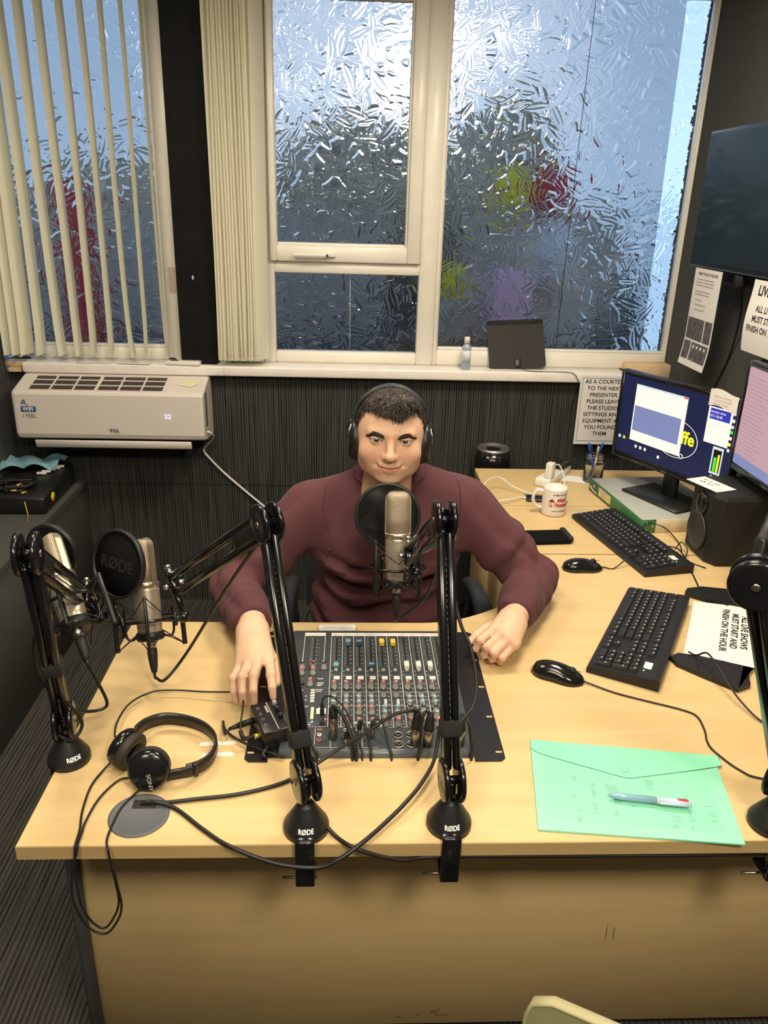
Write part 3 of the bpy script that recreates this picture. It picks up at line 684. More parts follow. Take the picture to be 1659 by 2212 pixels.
# shared meshes for repeated parts
def shared(name, mb, material):
    o = mb.build(name, MATS[material]); me = o.data; bpy.data.objects.remove(o); return me
def place(name, me, loc, parent, rz=0.0, scale=None):
    o = bpy.data.objects.new(name, me); COL.objects.link(o); o.parent = parent; o.matrix_local = wmat(parent).inverted() @ Matrix.LocRotScale(Vector(loc), Quaternion((0, 0, 1), rz), Vector(scale) if scale else None); return o
def fader_mesh(m_):
    f = MB(); pr = [(-.0105, .0), (-.0100, .0085), (-.0045, .0092), (-.0010, .0068), (.0010, .0068), (.0045, .0092), (.0100, .0085), (.0105, 0)]
    f.ring_sweep([[(x, y, z) for y, z in pr] for x in (-.0052, .0052)], True, False); return shared('fader_cap', f, m_)
FM = {k: fader_mesh('fader_' + k) for k in ('blue', 'navy', 'yellow', 'white', 'red')}
LINE = shared('cap_line', MB().box((-.0053, -.0008, .0066), (.0053, .0008, .0072)), 'print_white')
for x, y, k in [(COLX[0], .490, 'blue'), (COLX[1], .588, 'blue'), (COLX[2], .588, 'navy'), (COLX[3], .492, 'navy'), (COLX[4], .587, 'yellow'), (COLX[5], .587, 'yellow'), (COLX[6], .492, 'white'), (COLX[7], .492, 'white'), (COLX[8], .492, 'white'), (COLX[9], .492, 'white'), (.580, .493, 'red')]:
    f = place('fader_cap', FM[k], (x, y, MZ + .003), t)
    f['label'] = k + ' fader cap'
    place('cap_line', LINE, (x, y, MZ + .003), f)
KB = shared('knob', MB().lathe([(.0064, 0), (.0064, .004), (.0052, .005), (.0047, .0150), (.0042, .0162)], n=14), 'knob_grey')
KC = {k: shared('knob_cap', MB().lathe([(.0046, .0155), (.0046, .0170), (.0030, .0176)], n=12), 'cap_' + k) for k in ('red', 'blue', 'black')}
KP = shared('pointer', MB().box((-.0007, 0, .0174), (.0007, .0048, .0181)), 'print_white')
def knob(x, y, k, a):
    o = place('knob', KB, (x, y, MZ), t, a); place('knob_cap', KC[k], (x, y, MZ), o); place('pointer', KP, (x, y, MZ), o, a); return o
BT = shared('button', MB().lathe([(.0046, 0), (.0046, .005), (.0036, .0062)], n=12), 'knob_grey')
LB = shared('name_tag', MB().box((-.0062, -.006, 0), (.0062, .006, .0012)), 'fader_white')
SWB = shared('switch', MB().rbox((-.0028, -.0035, 0), (.0028, .0035, .0055), .0006, 1), 'fader_white')
for i, x in enumerate(COLX):
    place('button', BT, (x, .477, MZ), t); place('name_tag', LB, (x + .002, .452, MZ), t)
    rows = [(.414, 'red'), (.384, 'black'), (.362, 'blue'), (.346, 'blue'), (.326, 'red'), (.288, 'red')]
    if i in (4, 5): rows = [(.414, 'red'), (.384, 'black'), (.330, 'blue'), (.312, 'blue'), (.288, 'red')]
    if i > 5: rows = [(.414, 'red'), (.384, 'black'), (.362, 'blue'), (.346, 'blue'), (.330, 'black'), (.312, 'blue'), (.288, 'red')]
    for y, k in rows: knob(x - .003, y, k, rnd.uniform(-1.6, 1.6))
    if i in (4, 5):
        for y in (.365, .357, .348): place('switch', SWB, (x, y, MZ), t)
for x, y, k in [(.557, .487, 'black'), (.581, .487, 'black'), (.604, .487, 'black'), (.557, .466, 'red'), (.581, .466, 'red'), (.577, .424, 'red')]: knob(x, y, k, rnd.uniform(-1, 1))
for x in (.559, .584):
    for k in range(5): place('switch', SWB, (x, .403 - .0095 * k, MZ), t, scale=(1.6, .6, .7))
MB().rbox((.553, .424, MZ), (.565, .430, MZ + .006), .001, 1).build('switch', MATS['cap_black'], t, True)
for x in (.561, .586):
    MB().rbox((x - .003, .308, MZ), (x + .003, .346, MZ + .002), .0029, 2).build('level_meter', MATS['lamp_amber'], t, True)
for x, y, k in [(.587, .300, 'lamp_blue'), (.613, .308, 'lamp_redled'), (.672, .297, 'lamp_green'), (.698, .297, 'lamp_green'), (.722, .289, 'lamp_green')]:
    MB().lathe([(.0018, 0), (.0018, .001), (.0008, .0016)], (x, y, MZ), n=8).build('indicator_lamp', MATS[k], t, True)
MB().box((.594, .325, MZ), (.613, .343, MZ + .0008)).build('name_tag', MATS['fader_white'], t, True)
# sockets
def jack(x, y, r=.0052, m_='chrome'):
    o = MB().lathe([(r, 0), (r, .003), (r * .7, .0034), (r * .5, .0034), (r * .5, .0005)], (x, y, MZ), n=14).build('jack_socket', MATS[m_], t, True)
    MB().lathe([(r * .5, .0030), (.0004, .0031)], (x, y, MZ), n=10).build('socket_hole', MATS['cap_black'], o, True)
for x, y in [(.578, .270), (.579, .248), (.580, .226), (.652, .272), (.652, .250), (.653, .228), (.676, .272), (.702, .272), (.556, .291), (.581, .291)]: jack(x, y)
for y in (.274, .258, .242): jack(.603, y, .0044, 'cap_red' if y != .258 else 'fader_white')
def xlr(x, y, pins):
    o = MB().lathe([(.0105, 0), (.0105, .002), (.0082, .0024), (.0078, .0006)], (x, y, MZ), n=20).build('xlr_socket', MATS['nickel'], t, True)
    MB().lathe([(.0079, .0018), (.0003, .0019)], (x, y, MZ), n=14).build('socket_hole', MATS['cap_black'], o, True)
    for a in (0.3, 1.57, 2.84): MB().cyl((x + .004 * math.cos(a), y - .004 * math.sin(a), MZ + .0015), (x + .004 * math.cos(a), y - .004 * math.sin(a), MZ + .0035), .0011, n=6).build('pin', MATS['chrome'], o, True)
for x, y in [(.753, .230), (.777, .230), (.753, .258), (.777, .258)]: xlr(x, y, 3)

# plugs in the console, each with its own cable
mat('cable_black', (.012, .011, .010), .45); mat('rubber', (.010, .010, .010), .6)
def plug(name, x, y, h, r, label, path, cat='cable', group='plugs and cables in the mixing console', lean=(0, 0), cr=.0026, metal_h=.45):
    q = thing(name, (x, y, MZ), label, cat, group)
    top = Vector((x + lean[0], y + lean[1], MZ + h)); base = Vector((x, y, MZ + .001)); mid = base.lerp(top, metal_h); d = (top - base)
    MB().lathe([(r, 0), (r, d.length * metal_h), (r * .9, d.length * metal_h + .001)], base, d, 14).build('plug_shell', MATS['nickel'], q, True)
    L_ = d.length; MB().lathe([(r * .98, L_ * metal_h), (r * 1.0, L_ * (metal_h + .12)), (r * .80, L_ * .85), (r * .45, L_)], base, d, 14).build('boot', MATS['rubber'], q, True)
    MB().tube(spline([top - d * .05] + [Vector(v) for v in path], 8), cr, 8).build('cable', MATS['cable_black'], q, True)
    return q
# ================================================================== microphones, shock mounts and arms
mat('mic_champagne', (.56, .49, .38), .36, metal=.7); mat('mic_band', (.58, .50, .38), .28, metal=.9); mat('arm_black', (.006, .006, .007), .20, spec=.6); mat('arm_matt', (.012, .012, .013), .42)
mat('fabric_black', (.006, .006, .006), .9, noise=.3, nscale=400, spec=.1); mat('letter_white', (.80, .80, .80), .5); mat('letter_dim', (.010, .0095, .0095), .8)
gm_, N, L, b = nodes_of('mic_grille')
b.inputs['Metallic'].default_value = .6; b.inputs['Roughness'].default_value = .5
tc = N.new('ShaderNodeTexCoord'); mp = N.new('ShaderNodeMapping'); mp.inputs['Scale'].default_value = (1, 0, 1); L.new(tc.outputs['Object'], mp.inputs['Vector'])
ck = N.new('ShaderNodeTexVoronoi'); ck.feature = 'F1'; ck.distance = 'CHEBYCHEV'; ck.inputs['Scale'].default_value = 480; ck.inputs['Randomness'].default_value = 0.0; L.new(mp.outputs[0], ck.inputs['Vector'])
rp = N.new('ShaderNodeValToRGB'); rp.color_ramp.elements[0].position = .30; rp.color_ramp.elements[0].color = (.16, .12, .08, 1); rp.color_ramp.elements[1].position = .45; rp.color_ramp.elements[1].color = (.62, .53, .40, 1)
L.new(ck.outputs['Distance'], rp.inputs['Fac']); L.new(rp.outputs[0], b.inputs['Base Color'])
bp = N.new('ShaderNodeBump'); bp.inputs['Strength'].default_value = .8; bp.inputs['Distance'].default_value = .001; L.new(ck.outputs['Distance'], bp.inputs['Height']); L.new(bp.outputs[0], b.inputs['Normal'])

def sup(a, n, rx, ry, k=28):
    out = []
    for i in range(k):
        t_ = 2 * math.pi * i / k; c, s_ = math.cos(t_), math.sin(t_)
        out.append((rx * math.copysign(abs(c) ** (2 / n), c), ry * math.copysign(abs(s_) ** (2 / n), s_)))
    return out
def axes(bottom, top, face):
    z = (Vector(top) - Vector(bottom)).normalized(); y = -Vector(face); y = (y - y.dot(z) * z).normalized(); x = y.cross(z)
    return Matrix(((x.x, y.x, z.x), (x.y, y.y, z.y), (x.z, y.z, z.z)))
def microphone(bottom, top, face, label, tail):
    """origin at the mic's foot; local z along the mic, local -y is the face"""
    M3 = axes(bottom, top, face); t = thing('condenser_microphone', bottom, label, 'microphone', 'condenser microphones on the boom arms', rot=M3.to_euler())
    MB().lathe([(.018, 0), (.0235, .004), (.0245, .012), (.0268, .060), (.0275, .100), (.0275, .104)], n=30).build('body', MATS['mic_champagne'], t)
    MB().lathe([(.0275, .104), (.0288, .105), (.0288, .114), (.0275, .116)], n=30).build('collar', MATS['mic_band'], t)
    g = MB(); R = []
    for h, k in ((.116, 1), (.150, 1), (.180, 1), (.190, .985), (.197, .93), (.2015, .82), (.2045, .62), (.206, .3)):
        R.append([(x * (1 if k > .9 else .5 + .5 * k), y * k, h) for x, y in sup(0, 2.6, .0262, .0205)])
    g.ring_sweep(R); g.build('grille', gm_, t)
    bnd = MB(); arch = [(-.0272, .114)] + [(-.0272, h) for h in (.13, .15, .17, .185)] + [(-.0272 + .016 * (1 - math.cos(a)), .187 + .020 * math.sin(a)) for a in [math.pi / 2 * i / 6 for i in range(7)]]
    arch = arch + [(-x, z) for x, z in reversed(arch)]
    for i in range(len(arch) - 1):
        (xa, za), (xb, zb) = arch[i], arch[i + 1]
        if abs(xa - xb) + abs(za - zb) < 1e-6: continue
        bnd.bar((xa, 0, za), (xb, 0, zb), .012, .0030, up=(0, 0, 1) if abs(xb - xa) > abs(zb - za) else (1, 0, 0))
    bnd.v = [(x, y, z) for x, y, z in bnd.v]; bnd.build('grille_frame', MATS['mic_band'], t)
    c = MB(); c.cyl((0, 0, -.022), (0, 0, .002), .0095); c.build('connector', MATS['nickel'], t)
    MB().lathe([(.0100, -.022), (.0102, -.034), (.0080, -.060), (.0055, -.072)], axis=(0, 0, 1), n=14).build('boot', MATS['rubber'], t)
    inv = wmat(t).inverted(); pth = [Vector((0, 0, -.066)), Vector((0, 0, -.080))] + [inv @ Vector(v) for v in tail]
    MB().tube(spline(pth, 8), .0031, 8).build('cable', MATS['cable_black'], t)
    return t
def shock_mount(bottom, top, face, label, arm_end, pop=(0, 0, 0), pop_n=(0, -1, 0), popr=.072, lett=False, mirror=1):
    M3 = axes(bottom, top, face); t = thing('shock_mount', bottom, label, 'shock mount', 'shock mounts with pop filters on the boom arms', rot=M3.to_euler())
    MB().tube([(.063 * math.cos(2 * math.pi * i / 32), .063 * math.sin(2 * math.pi * i / 32), .040) for i in range(32)], .0034, 8, closed=True).build('outer_ring', MATS['arm_black'], t)
    MB().lathe([(.0265, -.004), (.0285, .000), (.0285, .012), (.0265, .014), (.0250, .012), (.0250, .0)], n=24).build('cradle', MATS['arm_matt'], t)
    for k in range(4):
        a = math.pi / 4 + k * math.pi / 2; c, s_ = math.cos(a), math.sin(a)
        MB().bar((.067 * c, .067 * s_, -.022), (.067 * c, .067 * s_, .092), .006, .010, up=(c, s_, 0), bev=.0015).build('post', MATS['arm_matt'], t)
        MB().tube(spline([(.027 * c, .027 * s_, .004), (.040 * c, .040 * s_, .000), (.048 * c, .048 * s_, .014), (.048 * c, .048 * s_, .066)], 5), .0026, 6).build('inner_rod', MATS['arm_black'], t)
        a2 = a + math.pi / 4; c2, s2 = math.cos(a2), math.sin(a2)
        MB().tube([(.067 * c, .067 * s_, .090), (.040 * c2, .040 * s2, .052), (.067 * math.cos(a + math.pi / 2), .067 * math.sin(a + math.pi / 2), .090)], .0013, 5).build('elastic_cord', MATS['rubber'], t)
        MB().tube([(.067 * c, .067 * s_, -.020), (.036 * c2, .036 * s2, .010), (.067 * math.cos(a + math.pi / 2), .067 * math.sin(a + math.pi / 2), -.020)], .0013, 5).build('elastic_cord', MATS['rubber'], t)
    # swivel towards the arm
    ae = wmat(t).inverted() @ Vector(arm_end); d = Vector((ae.x, ae.y, 0)).normalized(); p0 = d * .063 + Vector((0, 0, .040))
    sw = MB(); sw.tube([p0, p0 + d * .022], .008, 10); sw.ball(p0 + d * .026, .013, 12, 8); sw.tube([p0 + d * .026, ae], .007, 10); sw.build('swivel', MATS['arm_black'], t)
    side = d.cross(Vector((0, 0, 1))); kn = MB(); q = p0 + d * .026; kn.cyl(q + side * .012, q + side * .026, .0055, n=10); kn.bar(q + side * .026 + Vector((0, 0, -.014)), q + side * .026 + Vector((0, 0, .014)), .006, .007, up=side, bev=.002); kn.build('wing_screw', MATS['arm_matt'], t)
    # pop filter
    iv_ = wmat(t).inverted(); P0 = iv_ @ Vector(pop); n_ = (iv_.to_3x3() @ Vector(pop_n)).normalized()
    MB().lathe([(popr - .006, -.005), (popr - .001, -.006), (popr, -.003), (popr, .003), (popr - .001, .006), (popr - .006, .005), (popr - .006, -.005)], P0, n_, 48).build('pop_filter_rim', MATS['arm_matt'], t)
    ms = MB().lathe([(popr - .004, -.0008), (popr - .004, .0008)], P0, n_, 40).build('pop_filter_mesh', MATS['fabric_black'], t)
    foot = Vector((P0.x, P0.y, 0)).normalized() * .066; dn = iv_.to_3x3() @ Vector((0, 0, -1)); dn = (dn - dn.dot(n_) * n_).normalized()
    MB().tube(spline([P0 + dn * popr, P0 + dn * (popr + .02) - n_ * .004, Vector((foot.x, foot.y, .045)), Vector((foot.x * .95, foot.y * .95, .012))], 5), .0042, 8).build('pop_filter_stem', MATS['arm_black'], t)
    if lett:
        z_ = iv_.to_3x3() @ Vector((0, 0, 1)); z_ = (z_ - z_.dot(n_) * n_).normalized(); sgn = lett; x_ = z_.cross(n_ * sgn)
        text('RØDE', .034, frame(P0 + n_ * sgn * .0012 - x_ * .048 - z_ * .012, x_, z_), MATS['letter_dim'], ms, bold=.001)
    return t
def disc_pair(mb_name, c, ax, r, gap, parent, thick=.008):
    ax = Vector(ax).normalized(); o = None
    for s_ in (-1, 1):
        d_ = MB().lathe([(.004, 0), (r * .80, 0), (r * .96, .0012), (r, .004), (r, thick), (r * .9, thick + .0015), (.004, thick + .0015)], Vector(c) + ax * s_ * (gap + thick), -ax * s_, 32).build(mb_name, MATS['arm_black'], parent, True)
        MB().lathe([(.0055, -.003), (.0055, .001), (.0035, .0015)], Vector(c) + ax * s_ * (gap + thick), ax * s_, 12).build('pivot_bolt', MATS['nickel'], d_, True)
    MB().cyl(Vector(c) - ax * gap, Vector(c) + ax * gap, .007, n=12).build('pivot', MATS['arm_black'], parent, True)
def boom_arm(base, elbow, end, label, clamp_dir=(0, -1), up_h=.085, rbase=.0375, text_dir=(0, -1), tie=None, r_up=.034):
    B = Vector(base); t = thing('boom_arm', B, label, 'microphone stand', 'black boom arms clamped to the desk')
    J = B + Vector((0, 0, up_h)); E = Vector(elbow); N_ = Vector(end)
    bs = MB().lathe([(rbase, 0), (rbase, .010), (rbase * .97, .0135), (.0145, .050), (.0125, .053)], B, n=40).build('base', MATS['arm_matt'], t, True)
    d = (E - J); hd_ = Vector((d.x, d.y, 0)); hd_ = hd_.normalized() if hd_.length > .02 else Vector((0, 1, 0)); side = Vector((hd_.y, -hd_.x, 0))
    MB().bar(B + Vector((0, 0, .048)), J + Vector((0, 0, -.005)), .014, .012, up=hd_, bev=.002).build('stem', MATS['arm_black'], t, True)
    disc_pair('lower_joint', J, side, .036, .010, t)
    dn = d.normalized(); a = J + dn * .018; e_ = E - dn * .020
    nrm = side.cross(dn).normalized()
    for s_ in (-1, 1):
        MB().bar(a + side * s_ * .0078, e_ + side * s_ * .0078, .0125, .026, up=nrm, bev=.003).build('lower_tube', MATS['arm_black'], t, True)
    sp = MB(); k = 120; L_ = (e_ - a).length
    sp.tube([a + dn * (L_ * (.08 + .84 * i / k)) + (nrm * math.cos(i * 1.7) + side * math.sin(i * 1.7)) * .0009 for i in range(k)], .0010, 5); sp.build('spring', MATS['nickel'], t, True)
    d2 = (N_ - E); h2 = Vector((d2.x, d2.y, 0)).normalized(); side2 = Vector((h2.y, -h2.x, 0)); dn2 = d2.normalized(); n2 = side2.cross(dn2).normalized()
    disc_pair('upper_joint', E, side2 if abs(side2.dot(side)) < .8 else (side + side2 if side.dot(side2) > 0 else side - side2), r_up, .010, t)
    for s_ in (-1, 1):
        MB().bar(E + n2 * s_ * .017 + dn2 * .01, N_ + n2 * s_ * .017, .018, .016, up=n2, bev=.005).build('upper_tube', MATS['arm_black'], t, True)
    MB().bar(E + dn2 * .02 , E + dn2 * .11, .024, .034, up=n2, bev=.006).build('joint_cover', MATS['arm_matt'], t, True)
    br = MB(); br.bar(N_ - dn2 * .012, N_ + dn2 * .012, .020, .046, up=n2, bev=.004); br.build('end_bracket', MATS['arm_black'], t, True)
    kn = MB(); kn.cyl(N_ + side2 * .010, N_ + side2 * .022, .006, n=12); kn.cyl(N_ + n2 * .02, N_ + n2 * .036, .005, n=12); kn.lathe([(.007, 0), (.007, .005), (.004, .007)], N_ + n2 * .036, n2, 12); kn.cyl(N_ - side2 * .022, N_ - side2 * .010, .005, n=12); kn.build('end_screw', MATS['chrome'], t, True)
    # clamp
    cx, cy = clamp_dir; c = Vector((cx, cy, 0)); w = Vector((-cy, cx, 0))
    off = .045 if cx == 0 else (B.x - .134) + .012
    P_ = B + c * off
    cl = MB(); cl.bar(P_ + Vector((0, 0, .014)), P_ + Vector((0, 0, -.078)), .031, .007, up=c, bev=.002); cl.bar(P_ + Vector((0, 0, .012)), P_ - c * .02 + Vector((0, 0, .012)), .031, .005, bev=.001); cl.bar(P_ + Vector((0, 0, -.074)), P_ - c * .045 + Vector((0, 0, -.074)), .031, .007, bev=.001)
    cl.build('clamp', MATS['arm_black'], t, True)
    s0 = P_ - c * .028; sw = MB(); sw.cyl(s0 + Vector((0, 0, -.092)), s0 + Vector((0, 0, -.027)), .0045, n=10); sw.cyl(s0 + Vector((0, 0, -.029)), s0 + Vector((0, 0, -.0265)), .012, n=14); sw.cyl(s0 - w * .040 + Vector((0, 0, -.089)), s0 + w * .018 + Vector((0, 0, -.089)), .0022, n=8); sw.build('clamp_screw', MATS['nickel'], t, True)
    td = Vector((*text_dir, 0)).normalized(); tx = Vector((-td.y, td.x, 0))
    sl_ = Vector((0, 0, 1)) * .0365 - td * .022
    f_ = frame(B + td * (rbase * .97 - .0022) + Vector((0, 0, .0172)) - tx * .0122, tx, sl_)
    te = text('RØDE', .0112, f_ @ Matrix.Translation((0, 0, .0012)), MATS['letter_white'], bs, bold=.0004, sx=.92); te.data.transform(wmat(bs).inverted())
    # wrap the lettering onto the cone
    iv = wmat(bs).inverted(); c0 = iv @ B
    for v in te.data.vertices:
        q = v.co - c0; hz = q.z; rr_ = rbase * .97 - (hz - .0135) / (.0365) * (rbase * .97 - .0145) + .0004
        l_ = math.hypot(q.x, q.y); v.co.x = c0.x + q.x / l_ * rr_; v.co.y = c0.y + q.y / l_ * rr_
    return t, J, E, N_
A1, J1_, E1, N1 = boom_arm((.590, .036, D), (.521, .215, 1.198), (.300, .470, .955), 'left of the two front boom arms, reaching towards the middle microphone', up_h=.098)
A2, J2_, E2, N2 = boom_arm((.826, .042, D), (.811, .212, 1.208), (.785, .555, .985), 'right of the two front boom arms, holding the microphone before the man', up_h=.092)
A3, J3_, E3, N3 = boom_arm((.150, .209, D), (.171, .120, 1.183), (.136, .425, .945), 'boom arm standing on the left end of the desk', clamp_dir=(-1, 0), up_h=.085, text_dir=(.55, -.83))
A4, J4_, E4, N4 = boom_arm((1.372, .036, D), (1.164, -.117, 1.262), (1.52, -.33, 1.34), 'boom arm cut off by the right edge of the picture', up_h=.095)
MC = ((.763, .585, .901), (.763, .640, 1.098)); MM = ((.247, .456, .838), (.222, .535, 1.030)); ML = ((.147, .330, .935), (.062, .470, 1.050))
microphone(*MC, (0, 1, 0), 'gold grilled microphone hanging in front of the man', [(.764, .60, .80), (.775, .63, .79), (.83, .60, .86), (.84, .42, 1.05), (.835, .27, 1.17)])
shock_mount(*MC, (0, 1, 0), 'wire shock mount around the microphone in front of the man', N2, pop=(.744, .700, 1.020), pop_n=(.03, 1, -.30), popr=.077, lett=-1)
microphone(*MM, (-.5, -.85, 0), 'gold grilled microphone second from the left with its cable looping over the desk', [(.262, .418, .765), (.285, .40, .775), (.33, .42, .83), (.43, .33, 1.02), (.49, .255, 1.13), (.512, .225, 1.175), (.521, .217, 1.197)])
shock_mount(*MM, (-.5, -.85, 0), 'wire shock mount around the second microphone from the left', N1, pop=(.192, .470, 1.000), pop_n=(-.50, -.80, .25), popr=.071, lett=1)
microphone(*ML, (.25, 1, .1), 'leaning microphone at the far left of the desk', [(.19, .285, .845), (.20, .29, .79), (.17, .27, .79), (.15, .23, .83)])
shock_mount(*ML, (.25, 1, .1), 'wire shock mount around the leaning far left microphone', N3, pop=(.045, .520, 1.005), pop_n=(.30, .9, 0), popr=.060)
# ================================================================== things on the right side of the desk
mat('key_black', (.014, .014, .015), .5); mat('kb_black', (.010, .010, .011), .42, noise=.15, nscale=80); mat('key_print', (.60, .60, .58), .6); mat('paper', (.74, .71, .68), .85, noise=.02, nscale=20)
mat('ink', (.02, .02, .02), .8); mat('ink_grey', (.28, .27, .27), .8); mat('speaker_black', (.011, .011, .011), .55, noise=.2, nscale=120, bump=.2, bscale=600); mat('cone_grey', (.035, .035, .035), .5)
def keyboard(loc, rz, label, tilt=.05):
    t = thing('keyboard', loc, label, 'keyboard', 'black keyboards on the desk', rot=(0, 0, rz)); Lk, Dk = .452, .156
    b_ = MB(); pr = [(-Dk / 2, 0), (Dk / 2, 0), (Dk / 2, .026), (Dk / 2 - .012, .027), (-Dk / 2 + .006, .015), (-Dk / 2, .011)]
    b_.ring_sweep([[(x, y, z) for y, z in pr] for x in (-Lk / 2, Lk / 2)], True, False); b_.build('case', MATS['kb_black'], t)
    zt = lambda y: .0152 + (y + Dk / 2 - .006) * .012 / (Dk - .018)
    ms = {}
    pri = MB()
    def key(x, y, w=1.0, h=1.0):
        k = (round(w, 2), round(h, 2)); W_, H_ = .019 * w - .0018, .019 * h - .0018
        if k not in ms:
            mb = MB(); lo_, hi_ = [(-W_ / 2, -H_ / 2), (W_ / 2, -H_ / 2), (W_ / 2, H_ / 2), (-W_ / 2, H_ / 2)], [(-W_ / 2 + .002, -H_ / 2 + .002), (W_ / 2 - .002, -H_ / 2 + .002), (W_ / 2 - .002, H_ / 2 - .0012), (-W_ / 2 + .002, H_ / 2 - .0012)]
            mb.ring_sweep([[(a, c, 0) for a, c in lo_], [(a, c, .0065) for a, c in hi_]], True, False); ms[k] = shared('key', mb, 'key_black')
        o = bpy.data.objects.new('key', ms[k]); COL.objects.link(o); o.parent = t; o.location = (x, y, zt(y)); o.rotation_euler = (.085, 0, 0)
        if w < 1.9:
            px, py = x - W_ * .18, y + H_ * .16; z_ = zt(py) + .0069
            pri.add([(px - .0017, py - .0017, z_), (px + .0017, py - .0017, z_), (px + .0017, py + .0017, z_ + .0003), (px - .0017, py + .0017, z_ + .0003)], [(0, 1, 2, 3)])
    x0 = -Lk / 2 + .012; ys = [-.058 + .019 * i for i in range(5)]; yf = ys[4] + .0245
    def row(y, ws):
        x = x0
        for w in ws: key(x + .0095 * w, y, w); x += .019 * w
    row(ys[4], [1] * 13 + [2]); row(ys[3], [1.5] + [1] * 12 + [1.5]); row(ys[2], [1.75] + [1] * 11 + [2.25]); row(ys[1], [1.25] + [1] * 11 + [2.75]); row(ys[0], [1.25, 1.25, 1.25, 6.0, 1.25, 1.25, 1.25, 1.5])
    x = x0 + .0095; key(x, yf); x += .038
    for g in range(3):
        for k in range(4): key(x, yf); x += .019
        x += .0085
    xn = x0 + 15 * .019 + .006
    for k in range(3):
        for y in (yf, ys[4], ys[3]): key(xn + .0095 + .019 * k, y)
        key(xn + .0095 + .019 * k, ys[0])
    key(xn + .0285, ys[1])
    xp = xn + 3 * .019 + .006
    for k in range(4):
        for y in (ys[4], ys[3], ys[2], ys[1], ys[0]):
            if k == 3 and y in (ys[2], ys[0]): continue
            if y == ys[0] and k == 1: continue
            if k == 3 and y == ys[3]: key(xp + .0095 + .019 * k, y - .0095, 1, 2); continue
            if k == 3 and y == ys[1]: key(xp + .0095 + .019 * k, y - .0095, 1, 2); continue
            if y == ys[0] and k == 0: key(xp + .019, y, 2); continue
            key(xp + .0095 + .019 * k, y)
    o = pri.build('key_legend', MATS['key_print'], t); o['kind'] = 'stuff'
    MB().box((xp + .018, yf - .007, zt(yf)), (xp + .046, yf + .010, zt(yf) + .0012)).build('name_sticker', MATS['paper'], t)
    MB().lathe([(.0016, 0), (.0016, .0008), (.0005, .001)], (xp + .056, yf - .004, zt(yf)), n=8).build('indicator_lamp', MATS['lamp_green'], t)
    return t
keyboard((1.367, .654, D + .0006), math.atan2(-.865, -.50), 'black keyboard in the foreground beside the mouse')
keyboard((1.520, 1.213, D + .0006), math.atan2(-.98, .20), 'black keyboard further back in front of the rack box')
def mouse(loc, rz, label, path):
    t = thing('computer_mouse', loc, label, 'mouse', 'black mice on the desk', rz=rz); b_ = MB(); R = []
    for i in range(17):
        u = i / 16; x = -.058 + .116 * u; w = .031 * (1 - abs(2 * u - 1) ** 3.2) ** .5 * (1 - .10 * math.exp(-((u - .45) / .2) ** 2)); h = .037 * (math.sin(math.pi * min(1, .12 + .80 * u)) ** .75) * (1 - .28 * u)
        if i in (0, 16): w, h = max(w, .010), max(h * .35, .006)
        R.append([(x, w * math.cos(a), max(0, h * math.sin(a) ** .8)) for a in [math.pi * k / 14 for k in range(15)]] + [(x, -w * .5, 0), (x, w * .5, 0)])
    b_.ring_sweep([list(reversed(r)) for r in R]); b_.build('shell', MATS['black_gloss'], t)
    MB().cyl((.030, -.004, .0225), (.030, .004, .0225), .0085, n=16).build('scroll_wheel', MATS['rubber'], t)
    MB().box((.012, -.0005, .0255), (.050, .0005, .0262)).build('button_gap', MATS['ink'], t)
    inv = wmat(t).inverted()
    MB().tube(spline([Vector((.054, 0, .006)), Vector((.068, 0, .004))] + [inv @ Vector(p_) for p_ in path], 8), .0019, 7).build('cable', MATS['cable_black'], t)
    return t
zc = D + .0028
mouse((1.118, .480, D + .0004), math.atan2(-.47, .88), 'black mouse in the foreground beside the front keyboard', [(1.227, .414, zc), (1.286, .384, zc), (1.344, .356, zc), (1.369, .333, zc), (1.366, .287, zc), (1.356, .251, zc), (1.358, .221, zc), (1.383, .168, zc), (1.422, .143, zc), (1.60, .10, zc)])
mouse((1.325, 1.028, D + .0004), math.atan2(.05, 1), 'black mouse further back beside the rear keyboard', [(1.42, 1.03, zc), (1.475, 1.06, .762), (1.527, 1.103, .770), (1.543, 1.189, .772), (1.598, 1.282, .770), (1.639, 1.30, .760), (1.673, 1.290, .745), (1.681, 1.21, zc), (1.665, 1.15, zc)])
def cord(pts, r, label, name='cable', m_='cable_black', cat='cable', group=None, k=8):
    o = MB().tube(spline(pts, k), r, 8).build(name, MATS[m_]); 
    c = Vector(pts[0]); o.location = c; o.data.transform(Matrix.Translation(-c)); tag(o, label, cat, group); return o
cord([(1.440, .556, D + .018), (1.455, .545, .745), (1.458, .505, .775), (1.460, .45, .772), (1.475, .365, .745), (1.51, .29, zc), (1.62, .20, zc)], .0021, 'thin black cable from the front keyboard crossing the stand foot')
cord([(1.615, 1.150, D + .02), (1.650, 1.135, .745), (1.640, 1.026, zc), (1.619, .917, zc), (1.612, .885, zc), (1.66, .885, zc), (1.735, .91, .74), (1.80, .95, zc)], .0021, 'thin black cable running from the rear keyboard around the stand')
cord([(1.635, 1.13, D + .02), (1.668, 1.17, .755), (1.672, 1.13, .748), (1.655, 1.09, zc), (1.69, 1.035, zc)], .0019, 'black wire loop between rear keyboard and speaker')

